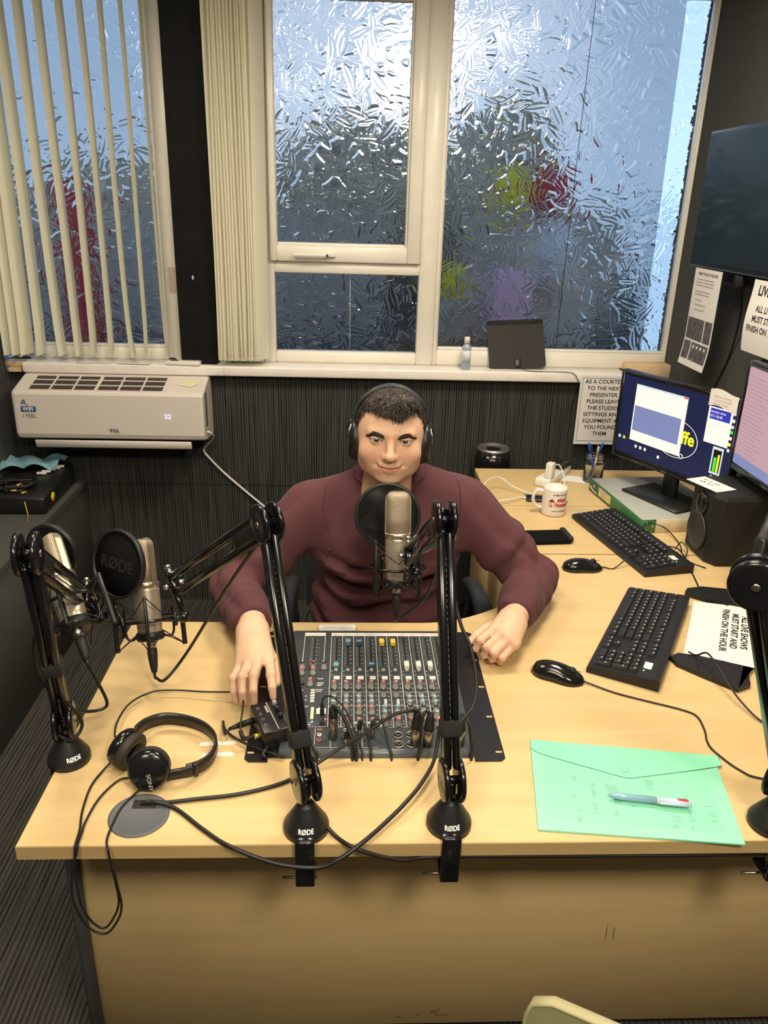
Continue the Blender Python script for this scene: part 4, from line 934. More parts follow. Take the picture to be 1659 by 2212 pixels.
# ---- rack box with the monitor on it
mat('box_top', (.36, .37, .34), .45, noise=.06, nscale=30); mat('box_green', (.045, .16, .055), .45, noise=.15, nscale=12); mat('box_dark', (.05, .10, .07), .5); mat('box_cream', (.60, .50, .33), .5); mat('lime', (.75, .85, .10), .5)
bx = Vector((.117, -.993, 0)); by = Vector((.993, .117, 0))
t = thing('rack_box', (1.535 + .2 * .117 + .16, 1.715 - .2, D), 'flat grey rack box with green front under the monitor', 'box', rz=math.atan2(bx.y, bx.x) )
# local x along the green front, local y away from the man
LB_, DB_, HB_ = .408, .315, .046
MB().rbox((-LB_ / 2, -DB_ / 2 + .002, .0008), (LB_ / 2, DB_ / 2, HB_), .0015, 1).build('case', MATS['box_top'], t)
MB().box((-LB_ / 2 + .001, -DB_ / 2 + .0005, .0), (LB_ / 2 - .001, -DB_ / 2 + .002, .0)).v
MB().rbox((-LB_ / 2 - .001, -DB_ / 2 - .001, .001), (LB_ / 2 + .001, -DB_ / 2 + .003, HB_ + .001), .0006, 1).build('front_panel', MATS['box_green'], t)
MB().rbox((LB_ / 2 - .001, -DB_ / 2 + .050, .001), (LB_ / 2 + .0015, DB_ / 2 - .001, HB_ - .001), .0005, 1).build('side_panel', MATS['box_cream'], t)
MB().rbox((LB_ / 2 - .001, -DB_ / 2 - .001, .001), (LB_ / 2 + .0017, -DB_ / 2 + .050, HB_ + .0005), .0005, 1).build('end_panel', MATS['box_green'], t)
for y, z in ((-.138, .036), (-.138, .012), (-.118, .024)): MB().cyl((LB_ / 2 + .0015, y, z), (LB_ / 2 + .0032, y, z), .0035, n=10).build('screw', MATS['chrome'], t)
MB().box((-LB_ / 2 + .006, -DB_ / 2 - .0016, .006), (-LB_ / 2 + .075, -DB_ / 2 - .001, .041)).build('logo_plate', MATS['box_dark'], t)
lo = MB(); yy = -DB_ / 2 - .002; lo.add([(-LB_ / 2 + .03, yy, .026), (-LB_ / 2 + .05, yy, .026), (-LB_ / 2 + .04, yy, .037)], [(0, 1, 2)]); lo.build('logo_mark', MATS['print_white'], t)
MB().tube(spline([(-LB_ / 2 + .012, yy, .022), (-LB_ / 2 + .03, yy, .013), (-LB_ / 2 + .068, yy, .010)], 5), .002, 5).build('logo_swoosh', MATS['print_white'], t)
MB().box((-LB_ / 2 + .080, -DB_ / 2 - .0016, .010), (-LB_ / 2 + .180, -DB_ / 2 - .001, .040)).build('label_plate', MATS['box_cream'], t)
for x in (.088, .094, .152, .160): MB().box((-LB_ / 2 + x, yy, .012), (-LB_ / 2 + x + .004, yy + .0003, .022 if x < .1 else .036)).build('lime_bar', MATS['lime'], t)

def emi(name, col, s=1.0): return mat(name, (col[0] * .05, col[1] * .05, col[2] * .05), .4, emit=col, estr=s)
emi('scr_navy', (.008, .012, .045), 1.0); emi('scr_white', (.82, .80, .62), 1.0); emi('scr_slate', (.16, .19, .35), 1.0); emi('scr_yellow', (.75, .70, .02), 1.0); emi('scr_blue', (.03, .03, .35), 1.0); emi('scr_green', (.05, .65, .05), 1.0); emi('scr_pale', (.55, .58, .60), 1.0); emi('scr_black', (.004, .004, .006), 1.0); emi('scr_pink', (.40, .25, .28), 1.0); emi('scr_red', (.55, .08, .05), 1.0); emi('scr_rule', (.28, .19, .23), 1.0)
def monitor_frame(loc, a, W, H, name, label):
    """screen centre loc; local x to the viewer's right, local -y towards the viewer, z up"""
    t = thing(name, loc, label, 'monitor', rot=(0, 0, a))
    b_ = MB(); b_.rbox((-W / 2, .004, -H / 2), (W / 2, .026, H / 2), .004, 2); b_.rbox((-W * .32, .024, -H * .30), (W * .32, .050, H * .32), .010, 2); b_.build('case', MATS['black_plastic'], t)
    f = MB(); bars(f, -W / 2, W / 2, -H / 2, H / 2, (.016, .016, .022, .016), -.004, .006); f.build('bezel', MATS['black_gloss'], t)
    return t
MW, MH = .51, .31
t = monitor_frame((1.715, 1.482, 1.023), -1.126, MW, MH, 'computer_monitor', 'black monitor on the rack box showing a dark blue desktop')
sw, sh = MW / 2 - .016, MH
sx0, sx1, sz0, sz1 = -MW / 2 + .016, MW / 2 - .016, -MH / 2 + .022, MH / 2 - .016
SCN = MB().box((sx0, .0005, sz0), (sx1, .003, sz1)).build('screen', MATS['scr_navy'], t)
def sc(u, v): return (sx0 + (sx1 - sx0) * u, sz1 - (sz1 - sz0) * v)
lay = [0]
def sq(name, u0, v0, u1, v1, m_, lv=1):
    (xa, za), (xb, zb) = sc(u0, v1), sc(u1, v0); return MB().add([(xa, -.0004 * lv, za), (xb, -.0004 * lv, za), (xb, -.0004 * lv, zb), (xa, -.0004 * lv, zb)], [(0, 1, 2, 3)]).build(name, MATS[m_], SCN)
el = MB(); cx_, cz_ = sc(.545, .60); el.ring_sweep([[(cx_ + r_ * math.cos(a), -.0006, cz_ + r_ * .70 * math.sin(a)) for a in [2 * math.pi * i / 48 for i in range(48)]] for r_ in (.088, .0905)], False, False); el.build('logo_ring', MATS['scr_white'], SCN)
text('caffe', .058, frame((cx_ + .076, -.0009, cz_ - .008), (1, 0, 0), (0, 0, 1)), MATS['scr_yellow'], SCN, bold=.0016, sx=.95, align='RIGHT')
rg = MB(); qx, qz = sc(.615, .79); rg.tube([(qx + .007 * math.cos(a), -.001, qz + .007 * math.sin(a)) for a in [2 * math.pi * i / 16 for i in range(16)]], .0012, 5, closed=True); rg.build('logo_letter', MATS['scr_white'], SCN)
sq('program_window', .13, .08, .60, .80, 'scr_white', 3); sq('window_body', .14, .35, .57, .67, 'scr_slate', 4); sq('title_bar', .13, .08, .60, .105, 'scr_pale', 4); sq('close_button', .565, .083, .598, .102, 'scr_red', 5)
for i, v in enumerate((.14, .18, .23, .27)): sq('menu_line', .16, v, .30 + .05 * (i % 3), v + .006, 'scr_pale', 4)
sq('program_window', .775, .10, .965, .52, 'scr_white', 3); sq('title_band', .79, .115, .95, .24, 'scr_blue', 4)
text('stream time', .0115, frame((sc(.795, .165)[0], -.0022, sc(.795, .165)[1]), (1, 0, 0), (0, 0, 1)), MATS['scr_white'], SCN); text('671:18:48', .0115, frame((sc(.795, .215)[0], -.0022, sc(.795, .215)[1]), (1, 0, 0), (0, 0, 1)), MATS['scr_white'], SCN)
sq('menu_line', .80, .29, .93, .30, 'scr_pale', 4); sq('menu_line', .80, .33, .94, .335, 'scr_pale', 4)
sq('level_window', .86, .54, .945, .86, 'scr_pale', 3); sq('level_field', .872, .57, .935, .835, 'scr_black', 4); sq('level_bar', .882, .66, .904, .83, 'scr_green', 5); sq('level_bar', .910, .62, .926, .83, 'scr_yellow', 5)
for u, v, m_ in [(.03, .80, 'scr_white'), (.075, .80, 'scr_yellow'), (.20, .865, 'scr_white'), (.245, .865, 'scr_white'), (.29, .865, 'scr_white'), (.42, .90, 'scr_white'), (.885, .90, 'scr_white'), (.975, .12, 'scr_pale'), (.975, .20, 'scr_white'), (.975, .27, 'scr_pale'), (.975, .33, 'scr_green'), (.975, .40, 'scr_white'), (.975, .47, 'scr_yellow'), (.975, .54, 'scr_pale'), (.975, .90, 'scr_white'), (.975, .96, 'scr_white')]:
    sq('desktop_icon', u - .010, v - .018, u + .010, v + .018, m_, 2)
st = MB(); st.rbox((-.03, .030, -.245), (.03, .048, -.05), .004, 1); st.build('stand_column', MATS['black_plastic'], t)
st = MB(); st.rbox((-.125, -.060, -.2462), (.125, .100, -.2372), .004, 1); st.build('stand_foot', MATS['black_plastic'], t)
text('acer', .012, frame((-.012, -.0046, -MH / 2 + .006), (1, 0, 0), (0, 0, 1)), MATS['ink_grey'], t)
# paper strip taped to its top corner
p_ = MB(); p_.grid(lambda u, v: (.130 + .105 * u, -.006 - .002 * math.sin(3 * u), MH / 2 + .010 - .052 * v + .006 * math.sin(5 * u)), 10, 4); o = p_.build('paper_strip', MATS['paper'], t); o['label'] = 'white paper strip taped over the top corner'
for i in range(3): text(['MUST be on streaming', 'or you will not be heard', 'remember to do this'][i], .0068, frame((.148, -.0095, MH / 2 - .010 - .011 * i), (1, 0, 0), (0, 0, 1)), MATS['ink_grey'], o)

# ---- second monitor near the right wall on a crescent foot
W2, H2 = .50, .325
t = monitor_frame((1.812, 1.005, 1.135), -math.pi / 2, W2, H2, 'computer_monitor', 'monitor with a pink screen at the right edge on a crescent foot')
S2 = MB().box((-W2 / 2 + .016, .0005, -H2 / 2 + .022), (W2 / 2 - .016, .003, H2 / 2 - .016)).build('screen', MATS['scr_pink'], t)
for i in range(22): MB().add([(-W2 / 2 + .03, -.0002, .12 - .0115 * i), (-W2 / 2 + .03 + .09 + .05 * ((i * 7) % 5) / 5, -.0002, .12 - .0115 * i), (-W2 / 2 + .03 + .09 + .05 * ((i * 7) % 5) / 5, -.0002, .1225 - .0115 * i), (-W2 / 2 + .03, -.0002, .1225 - .0115 * i)], [(0, 1, 2, 3)]).build('text_line', MATS['scr_rule'], S2)
MB().add([(-W2 / 2 + .017, -.0003, -H2 / 2 + .022), (W2 / 2 - .017, -.0003, -H2 / 2 + .022), (W2 / 2 - .017, -.0003, -H2 / 2 + .05), (-W2 / 2 + .017, -.0003, -H2 / 2 + .05)], [(0, 1, 2, 3)]).build('task_bar', MATS['scr_slate'], S2)
c_ = MB(); c_.bar((1.688, .785, D + .012), (1.700, .80, .93), .034, .020, up=(1, .3, 0), bev=.004); c_.bar((1.700, .80, .92), (1.850, .98, 1.06), .030, .016, up=(0, 0, 1), bev=.004); c_.build('stand_column', MATS['black_plastic'], t, True)
ft = MB()
for P4, w_ in (((1.70, .80, 0), (1.64, .862, 0), (1.575, .876, 0)), .046), (((1.70, .78, 0), (1.60, .60, 0), (1.53, .455, 0)), .0):
    pass
ft.prism([(1.560, .868), (1.575, .890), (1.62, .900), (1.69, .885), (1.735, .865), (1.735, .76), (1.70, .735), (1.66, .765), (1.62, .815), (1.575, .850)], D + .0006, D + .012)
ft.build('stand_foot', MATS['black_plastic'], t, True)
ft = MB(); ft.prism([(1.395, .548), (1.420, .562), (1.460, .552), (1.545, .512), (1.60, .535), (1.66, .60), (1.72, .74), (1.70, .75), (1.64, .66), (1.585, .56), (1.545, .475), (1.53, .435), (1.495, .418), (1.44, .475), (1.40, .52)], D + .0006, D + .011)
ft.build('stand_foot', MATS['black_plastic'], t, True)

# ---- sheet lying across the foot
def sheet(name, o, x, y, W, H, label, lines, cat='paper', group=None, lift=None, m_='paper'):
    """o = top left corner, x along the text, y up the page"""
    t = thing(name, o, label, cat, group); x = Vector(x).normalized(); y = Vector(y).normalized(); n = x.cross(y)
    fn = lambda u, v: tuple(x * W * u - y * H * v + n * ((lift(u, v) if lift else 0) + .0004))
    mb = MB(); mb.grid(fn, 14, 18); mb.build('page', MATS[m_], t)
    for (s_, size, u, v, bold) in lines:
        te = text(s_, size, Matrix.Identity(4), MATS['ink'], t, align='CENTER', bold=bold)
        for vv in te.data.vertices:
            uu_ = u + vv.co.x / W; v_ = v - vv.co.y / H; vv.co = Vector(fn(uu_, v_)) + n * .0005
    return t
sheet('notice_sheet', (1.574 + .89 * .21, .828 - .45 * .21, D + .0128), (-.45, -.89, 0), (.89, -.45, 0), .297, .215, 'white sheet about live shows lying on the desk beside the front keyboard', [('ALL LIVE SHOWS', .022, .47, .45, .0007), ('MUST START AND', .022, .47, .555, .0007), ('FINISH ON THE HOUR', .022, .47, .66, .0007)], lift=lambda u, v: -.010 * max(0, (v - .55) / .45) ** 1.0 + .002 * math.sin(5 * u))

# ---- loudspeaker
t = thing('studio_speaker', (1.80, 1.15, D), 'black studio loudspeaker facing left in front of the pink monitor', 'speaker')
pl = [(1.700, 1.085), (1.700, 1.215), (1.722, 1.250), (1.905, 1.250), (1.905, 1.050), (1.722, 1.050)]
sp = MB(); zs = [(D + .001, .97), (D + .008, 1.0), (.932, 1.0), (.944, .95)]
R = [[(1.80 + (x - 1.80) * k, 1.15 + (y - 1.15) * k, z) for x, y in reversed(pl)] for z, k in zs]; sp.ring_sweep(R, True, False); sp.build('cabinet', MATS['speaker_black'], t, True)
MB().lathe([(.058, 0), (.060, .003), (.056, .006), (.050, .004), (.048, .001), (.038, -.004), (.016, -.010), (.014, -.006), (.001, -.003)], (1.699, 1.15, .805), (-1, 0, 0), 36).build('woofer', MATS['cone_grey'], t, True)
MB().lathe([(.036, 0), (.036, .003), (.026, .001), (.014, -.004), (.012, .001), (.001, .003)], (1.699, 1.15, .892), (-1, 0, 0), 30).build('tweeter', MATS['black_gloss'], t, True)
sheet('torn_note', (1.735, 1.235, .9452), (.35, -.94, 0), (.94, .35, 0), .125, .075, 'printed strip of paper lying on the loudspeaker', [('5 1 2   3 4', .014, .4, .35, .0003), ('6 8   0 7', .014, .4, .62, .0003)])

# ---- mug, jar, phone pouch, power strip
mat('ceramic', (.74, .69, .63), .25, coat=.3); mat('print_red', (.50, .025, .02), .5); mat('print_brown', (.12, .03, .02), .5)
t = thing('mug', (1.345, 1.462, D), 'white mug with red house print on the rear desk', 'mug', rz=0)
MB().lathe([(.001, .004), (.036, .0005), (.0395, .002), (.0405, .010), (.0405, .093), (.0398, .0955), (.0380, .0945), (.0375, .012), (.030, .008), (.001, .008)], n=48).build('cup', MATS['ceramic'], t)
MB().tube(spline([(-.0385, .004, .078), (-.058, .006, .082), (-.070, .007, .062), (-.068, .007, .040), (-.055, .006, .024), (-.039, .004, .020)], 8), .0062, 10, ry=.0048).build('handle', MATS['ceramic'], t)
def on_mug(o, a0):
    for v in o.data.vertices:
        a = a0 + v.co.x / .0408; v.co = Vector((.0408 * math.sin(a), -.0408 * math.cos(a), v.co.y))
for s_, size, x, z, m_, bo in [('info@riverside', .0085, .004, .077, 'print_brown', .0001), ('studio', .021, .003, .055, 'print_red', .0012), ('house', .021, .0, .037, 'print_red', .0012), ('www.riverside', .0085, .004, .017, 'print_brown', .0002)]:
    pass
def mug_text(s_, size, x, z, m_, bo): on_mug(text(s_, size, Matrix.Translation((x, z, 0)), MATS[m_], t, bold=bo, sx=.9), -.05)
mug_text('stud', .021, .002, .0555, 'print_red', .0010); mug_text('house', .021, -.003, .038, 'print_red', .0010)
mug_text('info@nowstudent', .0080, -.014, .077, 'print_brown', .0002); mug_text('www.nowstudent', .0080, -.014, .020, 'print_brown', .0002)
hs = MB(); hx = -.026
def q2(a, b_, c, d_): hs.add([(a, b_, 0), (c, b_, 0), (c, d_, 0), (a, d_, 0)], [(0, 1, 2, 3)])
for (a, b_, c, d_) in [(hx, .036, hx + .002, .056), (hx + .0075, .036, hx + .0095, .056), (hx + .017, .036, hx + .019, .056), (hx, .036, hx + .019, .038), (hx, .045, hx + .019, .047), (hx + .005, .036, hx + .012, .042)]: q2(a, b_, c, d_)
o = hs.build('house_print', MATS['print_red'], t); on_mug(o, -.05)
o = MB().add([(hx - .002, .054, 0), (hx + .005, .054, 0), (hx + .0095, .054, 0), (hx + .014, .054, 0), (hx + .021, .054, 0), (hx + .0095, .0655, 0), (hx + .015, .060, 0), (hx + .004, .060, 0)], [(0, 1, 7), (1, 2, 5, 7), (2, 3, 6, 5), (3, 4, 6)]).build('roof_print', MATS['print_brown'], t); on_mug(o, -.05)

jm = mat('jar_glass', (.90, .95, .95), .03, trans=1.0, ior=1.45)
t = thing('glass_jar', (1.578, 1.800, D), 'clear glass jar holding pens behind the rack box', 'jar')
MB().lathe([(.001, .002), (.030, .001), (.036, .004), (.037, .012), (.037, .078), (.033, .088), (.031, .092), (.033, .094), (.033, .104), (.031, .105), (.0295, .104), (.0295, .092), (.034, .078), (.034, .010), (.028, .006), (.001, .006)], n=32).build('glass', jm, t)
mat('pen_blue', (.02, .10, .50), .35); mat('pencil_wood', (.60, .42, .20), .6); mat('pen_dark', (.03, .03, .035), .4)
for i, (dx, dy, ex, ey, h, m_, lab) in enumerate([(.010, .0, -.030, .004, .150, 'pen_blue', 'blue pen leaning left in the glass jar'), (-.014, .01, .026, .008, .150, 'pen_blue', 'blue pen leaning right in the glass jar'), (-.004, -.01, .004, -.014, .142, 'pencil_wood', 'bare wooden pencil in the glass jar'), (.005, .012, -.014, .016, .135, 'pen_dark', 'dark pen at the back of the glass jar'), (.0, .015, .012, .020, .140, 'pen_dark', 'dark pen beside the right blue pen in the jar')]):
    b0 = Vector((1.578 + dx * .9, 1.800 + dy * .9, D + .009)); b1 = Vector((1.578 + ex, 1.800 + ey, D + h)); p = thing('pen', b0, lab, 'pen', 'pens in the jar')
    MB().tube([b0, b0.lerp(b1, .72)], .0036, 8).build('barrel', MATS[m_], p, True); MB().tube([b0.lerp(b1, .72), b0.lerp(b1, .97), b1], [.0046, .0046, .003], 8).build('cap', MATS[m_], p, True)

t = thing('phone_pouch', (1.262, 1.238, D), 'flat black fabric pouch on the desk between mug and mouse', 'pouch', rz=.09)
MB().rbox((-.082, -.044, .0006), (.076, .044, .016), .007, 3).build('pouch', MATS['fabric_black'], t); MB().rbox((.066, -.040, .004), (.083, .048, .021), .004, 2).build('zip_end', MATS['rubber'], t)
t = thing('phone', (1.350, 1.590, D), 'small black phone with a white lead behind the mug', 'phone', rz=-.10)
MB().rbox((-.070, -.030, .0006), (.072, .030, .010), .004, 2).build('case', MATS['black_gloss'], t); MB().rbox((-.078, -.006, .002), (-.066, .006, .008), .002, 1).build('lead_plug', MATS['white_plastic'], t)
mat('plug_white', (.76, .73, .68), .35)
sa = Vector((.115, .165, 0)).normalized(); t = thing('power_strip', (1.432, 1.820, D), 'white extension socket strip at the back of the desk', 'power strip', rz=math.atan2(sa.y, sa.x))
MB().rbox((-.115, -.028, .0006), (.115, .028, .030), .004, 2).build('housing', MATS['plug_white'], t)
t = thing('power_adapter', (1.470, 1.878, D + .031), 'flat black plug adapter on the white socket strip', 'adapter', rz=.9); MB().rbox((-.038, -.030, 0), (.030, .030, .020), .005, 2).build('body', MATS['black_plastic'], t)
MB().tube(spline([(-.036, 0, .01), (-.060, .0, .006), (-.070, .01, -.020), (-.055, .03, -.028), (-.03, .05, -.028)], 6), .0018, 6).build('lead', MATS['cable_black'], t)
t = thing('usb_charger', (1.398, 1.745, D + .031), 'upright white USB plug on the near end of the socket strip', 'charger', rz=.95); MB().rbox((-.017, -.013, 0), (.017, .013, .058), .003, 2).build('body', MATS['plug_white'], t); MB().rbox((.014, -.005, .036), (.028, .005, .044), .002, 1).build('lead_plug', MATS['white_plastic'], t)
inv = wmat(t).inverted(); MB().tube(spline([inv @ Vector(v) for v in [(1.414, 1.768, D + .071), (1.440, 1.78, D + .068), (1.455, 1.75, D + .03), (1.440, 1.70, D + .004), (1.40, 1.66, D + .003)]], 8), .0022, 7).build('lead', MATS['white_plastic'], t)
cord([(1.00, 1.50, .50), (1.085, 1.52, .66), (1.118, 1.57, .765), (1.14, 1.62, .785), (1.20, 1.70, .775), (1.255, 1.66, .750), (1.33, 1.62, .735), (1.40, 1.645, .734)], .0022, 'white cable arching over the desk edge behind the shoulder', m_='white_plastic')
cord([(1.05, 1.46, .60), (1.114, 1.467, .735), (1.161, 1.53, .742), (1.214, 1.555, .744), (1.272, 1.598, .738)], .0022, 'white lead running from the desk edge to the small phone', m_='white_plastic')
sheet('note_sheet', (1.480, 1.868, D + .0006), (.95, -.3, 0), (.3, .95, 0), .10, .075, 'small folded white note behind the rack box', [])

# ---- notices on walls
L_ = .0228
t = sheet('wall_notice', (1.592, YB - .052, 1.064), (1, 0, 0), (0, 0, 1), .210, .290, 'printed courtesy notice with a black border on the carpeted wall', [(s_, L_, .5, .112 + .094 * i, .0004) for i, s_ in enumerate(['AS A COURTESY', 'TO THE NEXT', 'PRESENTER,', 'PLEASE LEAVE', 'THE STUDIO', 'SETTINGS AND', 'EQUIPMENT AS', 'YOU FOUND', 'THEM'])])
fr = MB()
for a in ((.010, -.012, .200, -.0105), (.010, -.2755, .200, -.274), (.010, -.2755, .0115, -.0105), (.1985, -.2755, .200, -.0105)): fr.add([(a[0], -.0010, a[1]), (a[2], -.0010, a[1]), (a[2], -.0010, a[3]), (a[0], -.0010, a[3])], [(0, 1, 2, 3)])
fr.build('border', MATS['ink'], t)
t = thing('television', (XR, 1.585, 1.73), 'large flat black television on the right wall', 'television')
MB().rbox((1.884, 1.205, 1.512), (1.925, 1.957, 1.952), .006, 2).build('case', MATS['black_plastic'], t, True)
mat('tv_screen', (.010, .018, .020), .12, spec=.5)
MB().box((1.8825, 1.218, 1.530), (1.8842, 1.944, 1.940)).build('screen', MATS['tv_screen'], t, True)
MB().box((1.8822, 1.207, 1.5135), (1.8838, 1.955, 1.5165)).build('lower_trim', MATS['chrome'], t, True)
MB().rbox((1.925, 1.45, 1.62), (XR - .001, 1.72, 1.85), .004, 1).build('wall_bracket', MATS['black_plastic'], t, True)
MB().rbox((1.890, 1.560, 1.470), (1.915, 1.610, 1.511), .004, 1).build('sensor_pod', MATS['black_plastic'], t, True)
t = sheet('setup_sheet', (1.878, 1.880, 1.510), (0, -1, 0), (0, 0, 1), .215, .335, 'printed instruction sheet with screenshots hanging below the television', [('WHAT TO DO TO GO LIVE', .0125, .5, .065, .0004)] + [('the live show is on air so make sure the desk', .0075, .44, .115 + .03 * i, 0) for i in range(3)] + [('press the button marked live and then', .0075, .40, .235 + .03 * i, 0) for i in range(2)] + [('go to the studio', .0075, .30, .32, 0), ('check the stream is running', .0075, .38, .37, 0), ('make sure you turn off all', .0075, .38, .42, 0)], lift=lambda u, v: .018 * max(0, v - .7) ** 1.5 * 4)
mat('screenshot', (.10, .09, .10), .7, noise=.5, nscale=60)
def sheet_pic(t, u0, v0, u1, v1, W, H, m_='screenshot'):
    lf = lambda v: .018 * max(0, v - .7) ** 1.5 * 4
    mb = MB(); mb.grid(lambda u, v: (-.0012 - lf(v0 + (v1 - v0) * v), -W * (u0 + (u1 - u0) * u), -H * (v0 + (v1 - v0) * v)), 2, 6); return mb.build('screenshot', MATS[m_], t)
for r in ((.04, .50, .66, .72), (.70, .50, .96, .72), (.04, .745, .30, .93), (.34, .745, .96, .93)): sheet_pic(t, *r, .215, .335)
for i in range(4): sheet_pic(t, .40 + .14 * i, .77, .46 + .14 * i, .80, .215, .335, 'paper').location.x -= .0006
sheet('wall_notice', (1.877, 1.440, 1.508), (0, -1, 0), (0, 0, 1), .30, .212, 'live shows notice hanging at the right edge below the television', [('LIVE SHOWS', .040, .5, .20, .0012), ('ALL LIVE SHOWS', .026, .5, .42, .0006), ('MUST START AND', .026, .5, .56, .0006), ('FINISH ON THE HOUR', .026, .5, .70, .0006)], lift=lambda u, v: .010 * math.sin(2.5 * v) ** 2)
cord([(1.905, 1.585, 1.47), (1.94, 1.62, 1.40), (1.972, 1.70, 1.25), (1.974, 1.78, 1.10), (1.974, 1.84, .95)], .0032, 'black cable dropping from the television sensor pod')
cord([(1.905, 1.36, 1.51), (1.965, 1.42, 1.36), (1.974, 1.56, 1.12), (1.974, 1.66, .95), (1.965, 1.72, .78)], .0035, 'black cable slanting down the right wall behind the notices')

# ---- sill things
mat('aerial_black', (.022, .020, .017), .7, noise=.1, nscale=200)
aM = frame((1.345, 2.215, 1.073), (.998, 0, .060), (0, .55, 1))
t = thing('indoor_aerial', (1.345, 2.205, 1.072), 'flat square black aerial leaning on the window', 'aerial')
a_ = MB(); a_.M = aM; pts = []
for cx_, cy_, a0 in ((.105, .013, -90), (.105, .197, 0), (-.105, .197, 90), (-.105, .013, 180)):
    pts += [(cx_ + .012 * math.cos(math.radians(a0 + 15 * k)), cy_ + .012 * math.sin(math.radians(a0 + 15 * k))) for k in range(7)]
a_.prism(pts, 0, .003); a_.build('panel', MATS['aerial_black'], t, True)
k_ = MB(); k_.M = aM; k_.rbox((-.012, .005, .003), (.014, .040, .010), .003, 2); k_.build('connector_tab', MATS['black_plastic'], t, True)
MB().tube(spline([(1.345, 2.195, 1.082), (1.37, 2.17, 1.0745), (1.42, 2.16, 1.0735), (1.50, 2.158, 1.0735), (1.56, 2.150, 1.070), (1.585, 2.147, 1.03), (1.59, 2.185, .98), (1.575, 2.19, .90)], 8), .0016, 6).build('cable', MATS['cable_black'], t, True)
t = thing('small_bottle', (1.125, 2.195, 1.0705), 'small clear bottle of blue liquid with a white cap on the sill', 'bottle')
mat('bottle_plastic', (.50, .62, .75), .12, trans=.55); mat('bottle_label', (.66, .70, .76), .4, noise=.2, nscale=90)
MB().lathe([(.001, 0), (.018, .001), (.0185, .004), (.0185, .088), (.016, .096), (.010, .101), (.010, .106)], n=24).build('bottle', MATS['bottle_plastic'], t)
MB().lathe([(.0115, .104), (.0115, .128), (.010, .130)], n=20).build('cap', MATS['white_plastic'], t)
MB().lathe([(.0188, .030), (.0188, .078)], n=24).build('label_band', MATS['bottle_label'], t)
t = thing('remote_control', (-.010, 2.172, 1.0705), 'slim white remote control on the sill beside the column', 'remote', rz=-.03); MB().rbox((-.068, -.020, 0), (.068, .020, .016), .004, 2).build('case', MATS['plug_white'], t); MB().box((-.05, -.012, .0158), (-.02, .012, .0164)).build('display', MATS['ac_grey'], t)
t = thing('rubber_knob', (-.060, 2.205, 1.0705), 'small black rubber knob on the sill at the column', 'knob'); MB().lathe([(.017, 0), (.019, .006), (.016, .016), (.009, .020)], n=20).build('knob', MATS['rubber'], t)
for i, (x, y, a) in enumerate([(-.36, 2.180, .06), (-.20, 2.182, -.03)]):
    sheet('loose_paper', (x - .07, y + .03, 1.0712 + .0008 * i), (math.cos(a), math.sin(a), 0), (-math.sin(a), math.cos(a), 0), .13, .055, ['white paper slip lying on the sill behind the blind slats', 'white paper slip on the sill nearer the black column'][i], [])

# ---- tower fan behind the return desk
mat('silver_ring', (.55, .55, .56), .3, metal=.9)
t = thing('tower_fan', (1.245, 2.085, 0), 'glossy black tower fan with silver top ring behind the desk', 'fan')
MB().lathe([(.10, .001), (.10, .02), (.060, .04), (.058, .20), (.064, .50), (.072, .66), (.074, .72), (.066, .762)], n=40).build('body', MATS['black_gloss'], t)
MB().lathe([(.064, .758), (.067, .766), (.066, .774), (.060, .775), (.058, .768)], n=40).build('top_ring', MATS['silver_ring'], t)
MB().lathe([(.059, .762), (.055, .768), (.030, .764), (.028, .770), (.001, .772)], n=32).build('control_panel', MATS['black_gloss'], t)
# ---- bag on the ledge
mat('cloth_blue', (.22, .42, .50), .85, noise=.1, nscale=60); mat('gold', (.60, .42, .12), .4, metal=.6); mat('badge_yellow', (.75, .58, .02), .5)
t = thing('equipment_case', (-.585, 1.95, .5802), 'black soft equipment case on the grey ledge with a yellow badge', 'case', rz=.02)
c_ = MB(); c_.rbox((-.12, -.185, .0), (.115, .180, .082), .014, 3); c_.v = [(x, y, z * (1.0 - .10 * max(0, -y / .2)) + (.012 * math.sin(14 * y) * math.sin(11 * x) if z > .06 else 0)) for x, y, z in c_.v]; c_.build('case_body', MATS['black_plastic'], t)
MB().lathe([(.018, 0), (.018, .002), (.001, .0025)], (.1155, -.10, .042), (1, 0, 0), 20).build('badge', MATS['badge_yellow'], t)
for i in range(5): MB().box((.02 + .012 * i, .02 + .022 * i, .0900), (.055 + .010 * i, .032 + .022 * i, .0960)).build('white_mark', MATS['letter_white'], t)
t = thing('blue_cloth', (-.63, 2.03, .668), 'crumpled light blue cloth lying on the black case', 'cloth')
cl = MB(); cl.grid(lambda u, v: (-.09 + .22 * u, -.05 + .15 * v + .02 * u, .004 + .020 * abs(math.sin(7 * u + 2.5 * v)) + .014 * math.sin(5 * v + 3 * u) ** 2), 24, 16); cl.build('cloth', MATS['cloth_blue'], t)
rnd = random.Random(5)
t = thing('cable_tangle', (-.615, 1.845, .648), 'tangle of black cables with gold plugs on the front of the case', 'cable')
tg = MB(); tg.tube(spline([(rnd.uniform(-.085, .08), rnd.uniform(-.06, .05), .012 + rnd.uniform(0, .025)) for i in range(26)], 6), .0042, 7); tg.build('coil', MATS['cable_black'], t)
for (x, y, z, a) in [(.02, -.055, .018, .3), (.035, -.03, .03, 1.2), (-.02, -.05, .022, 2.0), (.06, -.062, .012, .8)]: MB().cyl((x, y, z), (x + .022 * math.cos(a), y + .022 * math.sin(a), z), .004, n=10).build('plug', MATS['gold'], t)
MB().tube(spline([(.07, -.07, .0), (.09, -.10, -.055), (.10, -.13, -.064), (.105, -.15, -.064)], 6), .0022, 6).build('loose_lead', MATS['gold'], t)
